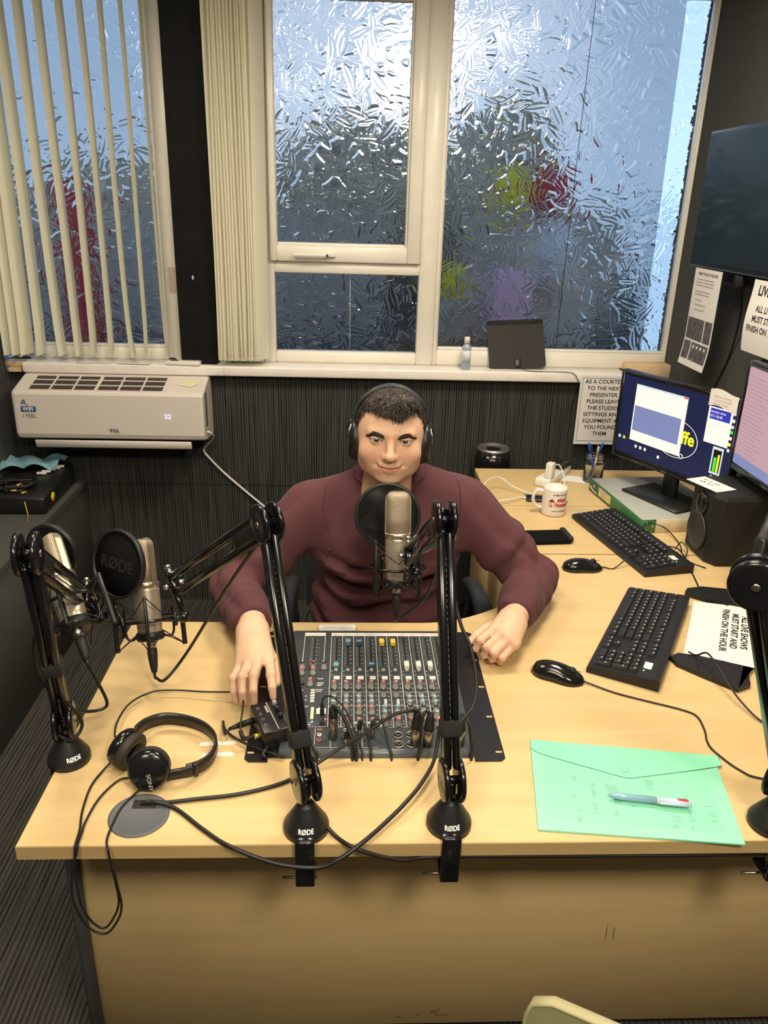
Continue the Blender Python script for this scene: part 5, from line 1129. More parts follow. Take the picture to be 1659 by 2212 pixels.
# ================================================================== things on the front of the desk
# ---- plugs and cables on the console
CG = 'cables lying across the front of the desk'
plug('microphone_plug', .783, .232, .070, .0095, 'nearest black microphone plug in the console with a long cable running to the grommet', [(.772, .228, .822), (.74, .225, .815), (.70, .215, .790), (.650, .205, .762), (.598, .178, .741), (.545, .140, .7345), (.473, .112, .7345), (.396, .099, .7345), (.350, .092, .7345), (.318, .090, .738), (.306, .087, .726)], lean=(.004, .010), cr=.0034)
plug('microphone_plug', .807, .230, .064, .0095, 'black microphone plug to the right of the nearest one in the console', [(.800, .235, .815), (.793, .222, .795), (.790, .205, .765), (.788, .204, .742), (.787, .203, .715)], lean=(.004, .010), cr=.003)
plug('microphone_plug', .868, .232, .060, .0095, 'black microphone plug hidden behind the right front boom arm', [(.880, .225, .800), (.886, .206, .760), (.887, .203, .742), (.887, .203, .715)], lean=(.002, .010), cr=.003)
plug('jack_plug', .629, .250, .066, .0090, 'silver and black plug standing in the console left of the others', [(.638, .246, .812), (.650, .236, .800), (.665, .215, .770), (.672, .205, .752), (.673, .203, .738), (.673, .203, .715)], lean=(.000, .012), cr=.0036, metal_h=.62)
plug('jack_plug', .607, .292, .050, .0045, 'thin jack plug whose cable arches over the console knobs', [(.612, .300, .802), (.630, .292, .806), (.655, .268, .790), (.672, .235, .765), (.682, .210, .752), (.684, .203, .740), (.684, .203, .715)], lean=(0, .006), cr=.0018, metal_h=.40)
plug('jack_plug', .653, .228, .030, .0050, 'short jack plug low on the console below the green lamp', [(.660, .222, .776), (.665, .208, .755), (.666, .203, .740), (.666, .203, .715)], lean=(.002, .004), cr=.0026, metal_h=.5)
plug('jack_plug', .678, .250, .036, .0050, 'jack plug with two dark cables in the middle of the console front', [(.688, .238, .782), (.698, .218, .755), (.700, .203, .742), (.700, .203, .715)], lean=(.002, .006), cr=.0026, metal_h=.5)
plug('jack_plug', .703, .252, .036, .0050, 'jack plug with a brown tinted cable right of the middle', [(.712, .262, .780), (.724, .252, .772), (.732, .225, .752), (.738, .204, .744), (.738, .203, .715)], lean=(.002, .006), cr=.0022, metal_h=.5)
plug('jack_plug', .556, .283, .030, .0050, 'jack plug beside the left front boom arm', [(.566, .276, .775), (.582, .246, .757), (.594, .215, .749), (.600, .204, .744), (.600, .203, .715)], lean=(.004, 0), cr=.0030, metal_h=.5)
plug('jack_plug', .545, .262, .030, .0050, 'jack plug half hidden under the left front boom arm', [(.553, .252, .770), (.567, .228, .752), (.575, .205, .745), (.576, .203, .715)], lean=(.004, 0), cr=.0030, metal_h=.5)
zz = D + .0042
cord([(.306, .087, .724), (.330, .088, .739), (.368, .078, zz), (.416, .036, zz), (.452, .006, zz), (.480, -.012, .7345), (.52, -.024, .726), (.563, -.030, .717), (.614, -.031, .714), (.650, -.026, .729), (.690, .000, .7415), (.722, .034, .744), (.755, .072, .748), (.785, .114, .752), (.812, .165, .760), (.824, .20, .80), (.828, .19, .86)], .0036, 'thick black cable sagging over the front edge between the two boom arms', 'microphone_cable', group=CG)
cord([(.572, .10, .80), (.575, .078, .790), (.585, .060, .772), (.611, .040, .748), (.640, .012, zz), (.668, -.012, .735), (.709, -.012, .717), (.750, -.006, .702), (.800, .006, .696), (.994, .008, .694), (1.20, .008, .693), (1.36, .010, .692)], .0034, 'black cable from the left boom arm base passing under the front desk edge', 'microphone_cable', group=CG)
cord([(.835, .30, 1.08), (.850, .30, 1.02), (.862, .275, .975), (.876, .238, .950), (.884, .200, .905), (.876, .165, .880), (.852, .130, .874), (.822, .10, .868)], .0033, 'black cable loop hanging beside the right front boom arm', 'microphone_cable', group=CG)
cord([(.155, .17, 1.05), (.130, .18, .98), (.128, .20, .90), (.168, .195, .86), (.185, .20, .815), (.168, .185, .792), (.135, .20, .80), (.14, .23, .81), (.165, .23, .80)], .0032, 'black cable wound around the foot of the far left boom arm', 'microphone_cable', group=CG)
mat('velcro', (.015, .014, .013), .95, bump=.5, bscale=500)
for nm, J_, E_, f0 in (('a', J1_, E1, .16), ('b', J2_, E2, .20), ('c', J3_, E3, .36)):
    c0 = J_.lerp(E_, f0); d_ = (E_ - J_).normalized(); o = MB().rbox((-.0165, -.0155, -.014), (.0165, .0155, .014), .004, 2); o = o.build('cable_strap', MATS['velcro']); o.location = c0; o.rotation_euler = d_.to_track_quat('Z', 'Y').to_euler(); tag(o, {'a': 'black strap around the left front boom arm', 'b': 'black strap around the right front boom arm', 'c': 'black strap around the far left boom arm'}[nm], 'strap', 'straps holding cables to the boom arms')

# ---- grommet
mat('grommet_grey', (.10, .105, .115), .5)
t = thing('cable_grommet', (.311, .066, D), 'round grey cable grommet near the front left of the desk', 'grommet')
MB().lathe([(.0495, .0004), (.0495, .0022), (.046, .0030), (.0445, .0024), (.001, .0024)], n=48).build('cap', MATS['grommet_grey'], t)
MB().rbox((-.016, .014, .0022), (.024, .034, .0034), .0005, 1).build('cable_slot', MATS['ink'], t)

# ---- headphones lying on the desk
mat('hp_band', (.018, .015, .012), .35); mat('hp_pad', (.030, .024, .018), .6, noise=.2, nscale=120); mat('letter_grey', (.28, .26, .24), .5)
t = thing('headphones', (.32, .20, D), 'black on-ear headphones lying on the left of the desk', 'headphones')
bpts = spline([(.262, .248, .760), (.275, .278, .757), (.305, .297, .754), (.348, .292, .752), (.388, .268, .752), (.413, .230, .752), (.413, .190, .752), (.398, .164, .752), (.374, .150, .752)], 6)
bd = MB(); R = []
for i, p_ in enumerate(bpts):
    tg_ = (bpts[min(i + 1, len(bpts) - 1)] - bpts[max(i - 1, 0)]).normalized(); nn = Vector((tg_.y, -tg_.x, 0)); R.append([tuple(p_ + nn * a + Vector((0, 0, c))) for a, c in ((-.002, -.013), (.002, -.013), (.0028, 0), (.002, .013), (-.002, .013), (-.0028, 0))])
bd.ring_sweep(R); bd.build('headband', MATS['hp_band'], t, True)
sl_ = MB(); sl_.bar((.386, .150, .752), (.340, .134, .754), .008, .021, up=(0, 0, 1), bev=.002); sl_.bar((.392, .156, .752), (.386, .1505, .752), .009, .027, up=(0, 0, 1), bev=.001); sl_.build('slider', MATS['hp_band'], t, True)
def cup(c, n_, r, parent, logo):
    c = Vector(c); n_ = Vector(n_).normalized()
    o = MB().lathe([(.001, .0125), (r * .80, .0120), (r * .93, .008), (r, .002), (r * .98, -.006), (r * .90, -.008)], c, n_, 40).build('ear_cup', MATS['black_gloss'], parent, True)
    MB().lathe([(r * .93, -.007), (r * .99, -.012), (r * .98, -.020), (r * .86, -.025), (r * .60, -.024), (r * .48, -.018), (r * .46, -.012)], c, n_, 36).build('ear_pad', MATS['hp_pad'], o, True)
    MB().lathe([(r * .50, -.014), (.001, -.0135)], c, n_, 24).build('driver_cloth', MATS['fabric_black'], o, True)
    if logo:
        x_ = Vector((.15, .05, -1)); x_ = (x_ - x_.dot(n_) * n_).normalized(); y_ = n_.cross(x_)
        te = text('SONY', .0095, frame(c + n_ * .0129 + x_ * .004 - y_ * .004, x_, y_), MATS['letter_grey'], o, bold=.0003, sx=1.15); te.data.transform(wmat(o).inverted())
    return o
cup((.314, .134, .768), (.12, -.93, .36), .036, t, True)
cup((.254, .198, .766), (-.80, .42, .25), .036, t, False)
for pth in ([(.236, .188, .745), (.220, .17, zz), (.212, .13, zz), (.216, .074, zz), (.225, .033, zz), (.228, .004, zz), (.229, -.006, .729), (.226, -.010, .68), (.228, -.012, .625), (.240, -.012, .585), (.260, -.012, .568), (.278, -.012, .592), (.289, -.012, .625), (.288, -.012, .665), (.284, -.010, .701), (.281, -.007, .729), (.275, .008, zz), (.274, .037, zz), (.278, .079, zz), (.292, .112, zz), (.305, .124, .742)],
            [(.290, .140, .742), (.258, .150, zz), (.236, .107, zz), (.229, .053, zz), (.231, .023, zz), (.232, .003, zz), (.233, -.006, .730), (.221, -.014, .68), (.219, -.016, .63), (.234, -.016, .578), (.262, -.016, .560), (.284, -.016, .588), (.294, -.016, .62), (.291, -.014, .66), (.286, -.012, .70)],
            [(.238, .225, .760), (.222, .250, .752), (.214, .30, .748), (.222, .36, .746), (.257, .398, .746), (.303, .405, .745), (.362, .398, .746), (.418, .388, .752), (.440, .366, .764), (.450, .336, .776), (.454, .300, .776), (.455, .262, .770), (.4555, .248, .766)]):
    MB().tube(spline(pth, 8), .0019, 7).build('cable', MATS['cable_black'], t, True)

# ---- headphone amplifier box on the rack ear
mat('box_print', (.35, .35, .33), .6); mat('plug_gold', (.75, .58, .12), .3, metal=.7)
hx_, hy_ = Vector((.035, -.088, 0)).normalized(), Vector((.088, .035, 0)).normalized()
t = thing('headphone_amplifier', (.506, .278, D + .0035), 'small black headphone amplifier box under the resting hand', 'amplifier', rz=math.atan2(hx_.y, hx_.x))
MB().rbox((-.048, -.024, 0), (.048, .026, .040), .0025, 2).build('case', MATS['rack_black'], t)
for i in range(4): MB().tube([(-.030 + .018 * i + .003 * math.cos(a), -.013 + .003 * math.sin(a), .0404) for a in [2 * math.pi * k / 10 for k in range(10)]], .0005, 4, closed=True).build('socket_mark', MATS['box_print'], t)
MB().box((-.034, .000, .0400), (-.012, .004, .0405)).build('logo_print', MATS['box_print'], t); MB().box((-.044, .006, .0400), (.044, .008, .0404)).build('print_line', MATS['box_print'], t)
for x in (-.030, -.010, .012): MB().lathe([(.005, .0), (.0045, .010), (.003, .011)], (x, .020, .040), (0, 0, 1), 12).build('volume_knob', MATS['knob_grey'] if x < -.02 else MATS['cap_black'], t)
pl_ = MB(); pl_.cyl((-.022, -.024, .022), (-.020, -.052, .020), .0062); pl_.cyl((-.020, -.052, .020), (-.018, -.074, .018), .0055, .0030); pl_.build('large_jack_plug', MATS['rubber'], t)
inv = wmat(t).inverted(); MB().tube(spline([Vector((-.018, -.072, .018)), Vector((-.016, -.082, .012))] + [inv @ Vector(v) for v in [(.413, .310, .738), (.420, .288, .737), (.440, .262, .7375), (.468, .240, .7385), (.505, .218, .739), (.540, .204, .738)]], 8), .0024, 7).build('cable', MATS['cable_black'], t)
MB().cyl((.024, -.024, .020), (.024, -.036, .020), .0050, n=8).build('adapter_plug', MATS['plug_gold'], t)
sp_ = MB(); sp_.cyl((.024, -.036, .020), (.024, -.056, .020), .0042); sp_.cyl((.024, -.056, .018), (.010, -.058, .030), .0042); sp_.build('angled_plug', MATS['rubber'], t)
MB().tube(spline([(.040, -.012, .012), (.052, -.020, .008), (.062, -.030, .006), (.070, -.028, .004)], 6), .0040, 8).build('side_lead', MATS['cable_black'], t)
mat('tape', (.78, .72, .62), .6, noise=.05, nscale=40)
for i, (x0, y0, x1, y1, lab) in enumerate([(.377, .250, .447, .255, 'strip of pale tape on the desk, the far one inside the headband'), (.387, .218, .447, .222, 'strip of pale tape on the desk, the near one inside the headband')]):
    o = MB().prism([(x0, y0 - .006), (x1 - .004, y1 - .006), (x1, y1 - .001), (x1 - .006, y1 + .006), (x0 + .002, y0 + .006)], D + .0003, D + .0007).build('tape_strip', MATS['tape']); tag(o, lab, 'tape', 'tape strips beside the headphones')
t = sheet('desk_label', (.586, .703, D + .0003), (1, 0, 0), (0, 1, 0), .088, .034, 'small printed label on the desk edge above the console', [])
for i in range(3): te = text(['When finishing a live show please make', 'sure the right fader is down and set the', 'studio back to auto playout'][i], .0062, Matrix.Identity(4), MATS['ink'], t, align='CENTER'); te.data.transform(Matrix.Translation((.044, -.012 - .008 * (2 - i), .001)) @ Matrix.Rotation(math.pi, 4, 'Z'))
MB().rbox((.533, .6615, D - .0005), (.905, .6665, D + .0045), .001, 1).build('cutout_lip', MATS['desk_edge'], bpy.data.objects['studio_desk'], True)

# ---- green document wallet and pen
wl_, N, L, b = nodes_of('wallet_green')
b.inputs['Base Color'].default_value = (.26, .70, .47, 1); b.inputs['Roughness'].default_value = .32; b.inputs['Coat Weight'].default_value = .3
mat('wallet_flap', (.26, .72, .48), .25, coat=.4); mat('wallet_print', (.20, .50, .36), .5); mat('wallet_margin', (.29, .71, .50), .3, coat=.3)
F0, F1, F2, F3 = Vector((1.009, .256, 0)), Vector((1.349, .208, 0)), Vector((1.306, -.011, 0)), Vector((.973, .025, 0))
def fp(u, v, h): q = (F0.lerp(F1, u)).lerp(F3.lerp(F2, u), v); return Vector((q.x, q.y, D + .0006 + h + .003 * math.sin(math.pi * u) * math.sin(math.pi * v)))
t = thing('document_wallet', (1.16, .12, D), 'translucent green plastic document wallet at the front right of the desk', 'folder')
w_ = MB(); w_.grid(lambda u, v: tuple(fp(u, v, .003)), 20, 14); w_.grid(lambda u, v: tuple(fp(1 - u, v, 0)), 20, 14)
w_.add([tuple(fp(u, v, h)) for u, v in ((0, 0), (1, 0), (1, 1), (0, 1)) for h in (0, .003)], [(0, 2, 3, 1), (2, 4, 5, 3), (4, 6, 7, 5), (6, 0, 1, 7)]); w_.build('pocket', wl_, t, True)
fl = MB(); fe = spline([(0, .10, 0), (.06, .17, 0), (.44, .37, 0), (.50, .385, 0), (.56, .37, 0), (.99, .15, 0), (1, .10, 0)], 5)
fl.add([tuple(fp(p_.x, p_.y, .0046)) for p_ in fe] + [tuple(fp(p_.x, 0, .0046)) for p_ in fe], [(i, i + 1, len(fe) + i + 1, len(fe) + i) for i in range(len(fe) - 1)], True); fl.build('flap', MATS['wallet_flap'], t, True)
MB().tube([fp(p_.x, p_.y, .0048) for p_ in fe], .0007, 5).build('flap_edge', MATS['wallet_margin'], t, True)
MB().lathe([(.0065, 0), (.0065, .0018), (.004, .003)], fp(.49, .30, .0046), n=16).build('press_stud', MATS['wallet_flap'], t, True)
for (a, b_, c, d_) in ((.0, .90, 1.0, 1.0), (.92, .12, 1.0, .90), (0, .12, .05, .90)): m2 = MB(); m2.grid(lambda u, v: tuple(fp(a + (c - a) * u, b_ + (d_ - b_) * v, .0033)), 8, 4); m2.build('welded_margin', MATS['wallet_margin'], t, True)
rnd = random.Random(11); pp = MB()
for r_ in range(7):
    for c_ in range(8):
        if rnd.random() < .35: continue
        u, v = .20 + .095 * c_ + rnd.uniform(-.01, .01), .40 + .075 * r_ + rnd.uniform(-.01, .01)
        if v > .88: continue
        w1_, h1_ = rnd.uniform(.010, .04), rnd.uniform(.012, .034)
        for q in range(rnd.randint(1, 3)): pp.add([tuple(fp(u + k1 * w1_, v + q * .022 + k2 * h1_ * .5, .0034)) for k1, k2 in ((0, 0), (1, 0), (1, 1), (0, 1))], [(0, 1, 2, 3)])
pp.add([tuple(fp(u, v, .0034)) for u, v in ((.37, .48), (.43, .48), (.44, .62), (.385, .62))], [(0, 1, 2, 3)])
o = pp.build('showing_print', MATS['wallet_print'], t, True); o['kind'] = 'stuff'
mat('pen_pale', (.24, .42, .54), .25, coat=.3); mat('pen_white', (.45, .57, .68), .3); mat('pen_red', (.62, .03, .05), .35); mat('pen_navy', (.03, .05, .16), .35)
pa, pb = Vector((1.112, .0915, D + .0150)), Vector((1.252, .0675, D + .0150)); pd = (pb - pa).normalized(); ps = Vector((-pd.y, pd.x, 0)); L0 = (pb - pa).length
t = thing('ballpoint_pen', pa, 'pale blue multicolour ballpoint pen lying on the green wallet', 'pen')
MB().lathe([(.0015, -.002), (.0045, .006), (.0062, .018), (.0062, L0 * .56)], pa, pd, 18).build('barrel', MATS['pen_pale'], t, True)
MB().lathe([(.0066, L0 * .56), (.0066, L0 * .572)], pa, pd, 18).build('ring', MATS['fader_white'], t, True)
MB().lathe([(.0064, L0 * .572), (.0066, L0 * .80), (.0060, L0 * .94), (.003, L0 * .96)], pa, pd, 18).build('upper_barrel', MATS['pen_white'], t, True)
MB().bar(pa + pd * L0 * .58 - ps * .0078 + Vector((0, 0, .001)), pa + pd * L0 * .90 - ps * .0070 + Vector((0, 0, .001)), .003, .005, bev=.001).build('clip', MATS['pen_white'], t, True)
MB().bar(pa + pd * L0 * .80 + ps * .000 + Vector((0, 0, .0063)), pa + pd * L0 * .925 + Vector((0, 0, .0060)), .0042, .0024, bev=.0008).build('red_slider', MATS['pen_red'], t, True)
MB().bar(pa + pd * L0 * .80 + ps * .0060 + Vector((0, 0, .0022)), pa + pd * L0 * .925 + ps * .0058 + Vector((0, 0, .0022)), .0028, .004, bev=.0008).build('dark_slider', MATS['pen_navy'], t, True)
MB().tube([pa + pd * (L0 * .975) + pd * .0035 * math.cos(a) + ps * .0035 * math.sin(a) for a in [2 * math.pi * k / 12 for k in range(12)]], .0009, 5, closed=True).build('loop', MATS['pen_white'], t, True)

# ---- olive chair in front of the desk
mat('olive_plastic', (.24, .235, .115), .5, noise=.06, nscale=40); mat('olive_edge', (.34, .31, .17), .5)
t = thing('visitor_chair', (.971, -.572, 0), 'olive green plastic chair cut off by the bottom edge', 'chair', rz=math.radians(-28.5))
b_ = MB(); pr = [(-.21, .48), (-.205, .76), (-.198, .786), (-.175, .799), (.0, .802), (.18, .799), (.200, .785), (.205, .76), (.21, .48)]
R = [[(x, y + (z - .25) * .06, z) for x, z in pr] for y in (.150, .163)]; b_.ring_sweep(R, True, False); b_.build('backrest', MATS['olive_plastic'], t)
MB().tube([(x, .1565 + (z - .25) * .06, z + .001) for x, z in pr], .0085, 8, up=(0, 1, 0), ry=.003).build('backrest_rim', MATS['olive_edge'], t)
MB().rbox((-.21, -.23, .432), (.21, .16, .455), .01, 2).build('seat', MATS['olive_plastic'], t)
for x in (-.18, .18):
    for y in (-.19, .13): MB().cyl((x, y, .432), (x * 1.08, y * 1.1, .0), .011, n=12).build('leg', MATS['grey_metal'], t)
    MB().cyl((x, .14, .44), (x, .165, .52), .010, n=12).build('back_support', MATS['grey_metal'], t)
# ================================================================== office chair
mat('chair_black', (.020, .021, .022), .6, noise=.15, nscale=150); mat('chair_arm', (.018, .019, .021), .38)
t = thing('office_chair', (.755, 1.08, 0), 'black office chair the man sits on', 'chair')
MB().rbox((.52, .80, .405), (.99, 1.28, .475), .03, 3).build('seat', MATS['chair_black'], t, True)
bk = MB(); bk.grid(lambda u, v: (.525 + .46 * u, 1.235 + .10 * v - .05 * (1 - (2 * u - 1) ** 2) * .6, .50 + .36 * v), 12, 10); bk.grid(lambda u, v: (.985 - .46 * u, 1.295 + .10 * v - .05 * (1 - (2 * u - 1) ** 2) * .6, .50 + .36 * v), 12, 10)
bk.ring_sweep([[(x, 1.235 + .1 * v, z) for x, v, z in ((.525, 0, .50), (.985, 0, .50), (.985, 1, .86), (.525, 1, .86))], [(x, 1.295 + .1 * v, z) for x, v, z in ((.525, 0, .50), (.985, 0, .50), (.985, 1, .86), (.525, 1, .86))]], False, False)
bk.build('backrest', MATS['chair_black'], t, True)
for s_ in (-1, 1):
    x = .755 + s_ * .262
    a_ = MB(); a_.tube(spline([(x, 1.10, .655), (x + s_ * .004, 1.02, .668), (x + s_ * .006, .93, .668), (x + s_ * .004, .855, .655)], 6), .026, 12, ry=.013, up=(1, 0, 0)); a_.build('armrest', MATS['chair_arm'], t, True)
    b_ = MB(); b_.bar((x, 1.04, .66), (x - s_ * .02, 1.05, .43), .022, .05, up=(0, 1, 0), bev=.005); b_.bar((x - s_ * .02, 1.05, .43), (.755 + s_ * .10, 1.05, .40), .05, .02, bev=.004); b_.build('armrest_bracket', MATS['chair_arm'], t, True)
MB().bar((.755, 1.16, .40), (.755, 1.30, .62), .07, .02, up=(0, 1, 0), bev=.004).build('back_bracket', MATS['chair_arm'], t, True)
MB().cyl((.755, 1.05, .07), (.755, 1.05, .41), .028, n=20).build('gas_column', MATS['grey_metal'], t, True)
for k in range(5):
    a = math.radians(20 + 72 * k); p1 = Vector((.755 + .30 * math.cos(a), 1.05 + .30 * math.sin(a), .070)); MB().bar((.755, 1.05, .090), p1, .045, .028, bev=.006).build('foot_spoke', MATS['chair_arm'], t, True)
    MB().lathe([(.024, -.012), (.027, -.006), (.027, .006), (.024, .012)], p1 + Vector((0, 0, -.043)), (-math.sin(a), math.cos(a), 0), 18).build('castor', MATS['rubber'], t, True)

# ================================================================== the man
PM = thing('person', (.755, 1.02, 0), 'man in maroon sweatshirt and headphones sitting behind the console, hands on desk', 'person')
def smn(P, s, ph=0.0):
    x, y, z = P[..., 0] * s, P[..., 1] * s, P[..., 2] * s
    return (np.sin(x * 1.0 + 1.7 * np.sin(y * .9 + ph) + ph) + np.sin(y * 1.1 + 1.5 * np.sin(z * 1.2 + ph * 1.3)) + np.sin(z * .9 + 1.6 * np.sin(x * 1.1 + ph * .7))) / 3
# ---------------- head
HC = np.array([.7505, .806, 1.184]); pit, rol, yw = math.radians(3), math.radians(-2.0), math.radians(2)
ef = np.array([math.sin(yw) * -1 * math.cos(pit), -math.cos(yw) * math.cos(pit), math.sin(pit)])
ex = np.array([math.cos(yw), -math.sin(yw), 0]); ez = np.cross(ef, ex) * -1
if ez[2] < 0: ez = -ez
ex, ez = math.cos(rol) * ex + math.sin(rol) * ez, math.cos(rol) * ez - math.sin(rol) * ex
HB = np.stack([ex, ef, ez]).astype(np.float32)      # rows: right, forward, up
HS = np.array([1.05, 1.0, .885], np.float32)         # overall head proportions
def hl(P): return ((P - HC.astype(np.float32)) @ HB.T) / HS
def hw(p_): return Vector(HC + (np.array(p_) * HS) @ HB)
EYE = (.0312, .0735, .002)
def head_field(P):
    Q = hl(P); X = np.abs(Q[..., 0:1]); S = np.concatenate([X, Q[..., 1:]], -1)      # mirrored in x
    d = sd_ell(Q, (0, -.014, .030), (.0755, .094, .080))
    d = smin(d, sd_ell(Q, (0, .022, -.022), (.0675, .066, .088)), .03)
    d = smin(d, sd_ell(Q, (0, .030, -.070), (.056, .052, .044)), .03)
    d = smin(d, sd_ell(S, (.034, .010, -.064), (.026, .036, .032)), .03)
    d = smin(d, sd_ell(Q, (0, .069, -.098), (.025, .018, .018)), .022)
    d = smin(d, sd_ell(S, (.038, .055, -.034), (.027, .025, .026)), .022)
    d = smin(d, sd_cap(S, (.004, .081, .020), (.040, .068, .021), .0095, .0075), .016)
    d = smax(d, -sd_ell(S, (.031, .103, .001), (.0195, .018, .0125)), .012)
    d = smin(d, sd_cap(Q, (0, .084, .012), (0, .103, -.030), .0062, .0098), .010)
    d = smin(d, sd_ell(Q, (0, .1045, -.035), (.0118, .0118, .0105)), .007)
    d = smin(d, sd_ell(S, (.0118, .0935, -.0385), (.0068, .0105, .0074)), .006)
    d = smax(d, -sd_ell(S, (.0066, .1010, -.0462), (.0040, .0062, .0028)), .003)
    # muzzle, lips with a slight smile
    d = smin(d, sd_ell(Q, (0, .074, -.066), (.028, .021, .020)), .016)
    bend = -.0674 + .0052 * np.minimum((X[..., 0] / .024) ** 2, 1.4)
    lx = np.clip(X[..., 0] / .027, 0, 1.2); ly = .0905 - .0155 * lx ** 2
    up = np.sqrt((Q[..., 1] - ly) ** 2 + (Q[..., 2] - bend - .0042 * (1 - lx)) ** 2 + (np.maximum(X[..., 0] - .024, 0)) ** 2) - .0055 * (1 - .55 * lx ** 2)
    lo = np.sqrt((Q[..., 1] - ly - .0008) ** 2 + (Q[..., 2] - bend + .0058 * (1 - .8 * lx)) ** 2 + (np.maximum(X[..., 0] - .020, 0)) ** 2) - .0068 * (1 - .6 * lx ** 2)
    d = smin(d, up, .005); d = smin(d, lo, .005)
    gr = np.sqrt((Q[..., 1] - ly - .0062) ** 2 * .5 + (Q[..., 2] - bend) ** 2 + np.maximum(X[..., 0] - .027, 0) ** 2) - .0016
    d = smax(d, -gr, .003)
    # smile creases
    d = smax(d, -sd_cap(S, (.0215, .093, -.040), (.033, .083, -.062), .0016, .0012), .011)
    # lids
    E = np.array(EYE, np.float32); rel = S - E; ball = np.linalg.norm(rel, axis=-1) - .0138
    opn = np.abs(rel[..., 2] - .0006 - .0010 * (1 - (rel[..., 0] / .014) ** 2)) - .0036 * (1 - (rel[..., 0] / .0142) ** 2)
    lid = smax(ball, -opn, .0012); d = smin(d, smax(lid, -(rel[..., 1] + .002), .002), .0035)
    d = smax(d, -smax(np.maximum(opn, np.linalg.norm(rel, axis=-1) - .0160), -(rel[..., 1] - .002), .001), .0012)
    # neck
    d = smin(d, sd_cap(Q, (0, -.012, -.075), (.0, -.045, -.205), .054, .060), .025)
    d = smin(d, sd_cap(Q, (0, .028, -.115), (0, .005, -.20), .020, .016), .03)
    # ears
    d = smin(d, sd_ell(S, (.0765, -.012, -.012), (.008, .017, .030)), .006)
    return d
lo_ = HC + np.array([-.105, -.135, -.235]); hi_ = HC + np.array([.105, .135, .150])
hp_, hF = surf(head_field, lo_, hi_, .0020, relax=1)
Q = hl(hp_.astype(np.float32)); X = np.abs(Q[:, 0])
skin = np.tile(np.array([.66, .405, .275]), (len(Q), 1))
def blot(c, r, col, k=1.0, mirror=True):
    x = X if mirror else Q[:, 0]
    w = np.exp(-(((x - c[0]) / r[0]) ** 2 + ((Q[:, 1] - c[1]) / r[1]) ** 2 + ((Q[:, 2] - c[2]) / r[2]) ** 2)) * k
    global skin; skin = skin * (1 - w[:, None]) + np.array(col) * w[:, None]
blot((.042, .065, -.032), (.022, .04, .022), (.66, .31, .225), .55)
blot((0, .105, -.035), (.013, .02, .013), (.66, .33, .235), .55)
blot((.0, .085, -.085), (.055, .05, .030), (.55, .345, .235), .45)
blot((.0, .095, -.056), (.024, .03, .007), (.52, .32, .22), .5)
blot((.031, .09, .001), (.016, .03, .009), (.50, .285, .20), .5)
lx = np.clip(X / .027, 0, 1.3); bend = -.0674 + .0052 * np.minimum((X / .024) ** 2, 1.4)
lipw = np.exp(-(((Q[:, 2] - bend + .002) / (.0072 * (1.05 - .55 * np.minimum(lx, 1) ** 2))) ** 4)) * np.clip((1.0 - lx) * 8, 0, 1) * (Q[:, 1] > .065)
skin = skin * (1 - .75 * lipw[:, None]) + np.array([.47, .14, .115]) * .75 * lipw[:, None]
ml = np.exp(-((Q[:, 2] - bend) / .0016) ** 2) * np.clip((1.08 - lx) * 8, 0, 1) * (Q[:, 1] > .065); skin *= (1 - .55 * ml[:, None])
Sx = np.stack([X, Q[:, 1], Q[:, 2]], 1) - np.array(EYE); er = np.linalg.norm(Sx, axis=1); eo = np.abs(Sx[:, 2] - .0006 - .0010 * (1 - (Sx[:, 0] / .014) ** 2)) - .0036 * (1 - (Sx[:, 0] / .0142) ** 2)
lash = np.exp(-((eo - .0004) / .0011) ** 2) * (er < .0175) * (np.abs(Sx[:, 0]) < .0155) * np.where(Sx[:, 2] > .0006, .80, .30); skin = skin * (1 - lash[:, None]) + np.array([.07, .04, .03]) * lash[:, None]
SKIN = mat('skin', (.56, .335, .205), .48, attr='col', subs=.12, spec=.35, bump=.10, bscale=700)
# ---------------- hands
def hand(wrist, arm, chains, thumb, palm_r=.0165, fr=(.0098, .0092, .0082, .0068)):
    W_ = np.array(wrist)
    def fld(P):
        d = sd_cap(P, arm, wrist, .034, .029)
        # flatten the wrist a little by a second strand
        mc = [np.array(c[0]) for c in chains]; cen = sum(mc) / len(mc)
        for m_ in mc: d = smin(d, sd_cap(P, W_ + (m_ - cen) * .55, m_, .0195, .0128), .016)
        d = smin(d, sd_cap(P, W_ * .45 + cen * .55, cen, .020, .015), .016)
        for i, c in enumerate(chains):
            k = 1.0 if i < 3 else .86; f = sd_cap(P, c[0], c[1], fr[0] * 1.12 * k, fr[1] * k)
            f = smin(f, sd_cap(P, c[1], c[2], fr[1] * k, fr[2] * k), .004); f = smin(f, sd_cap(P, c[2], c[3], fr[2] * k, fr[3] * k), .003)
            f = smin(f, np.linalg.norm(P - np.array(c[1], np.float32), axis=-1) - fr[1] * 1.06 * k, .003)
            d = smin(d, f, .0055)
        th = sd_cap(P, thumb[0], thumb[1], .019, .0125); th = smin(th, sd_cap(P, thumb[1], thumb[2], .0118, .0104), .004); th = smin(th, sd_cap(P, thumb[2], thumb[3], .0104, .0080), .004)
        return smin(d, th, .008)
    allp = np.array([wrist, arm] + [q for c in chains for q in c] + list(thumb)); lo_, hi_ = allp.min(0) - .042, allp.max(0) + .042
    pts, F = surf(fld, lo_, hi_, .0022, relax=2)
    col = np.tile(np.array([.68, .445, .30]), (len(pts), 1))
    for c in chains:
        for q, r, k in ((c[0], .014, .40), (c[1], .011, .40), (c[3], .012, .55)):
            w = np.exp(-(np.linalg.norm(pts - np.array(q), axis=1) / r) ** 2) * k; col = col * (1 - w[:, None]) + np.array([.68, .33, .24]) * w[:, None]
    return pts, F, col
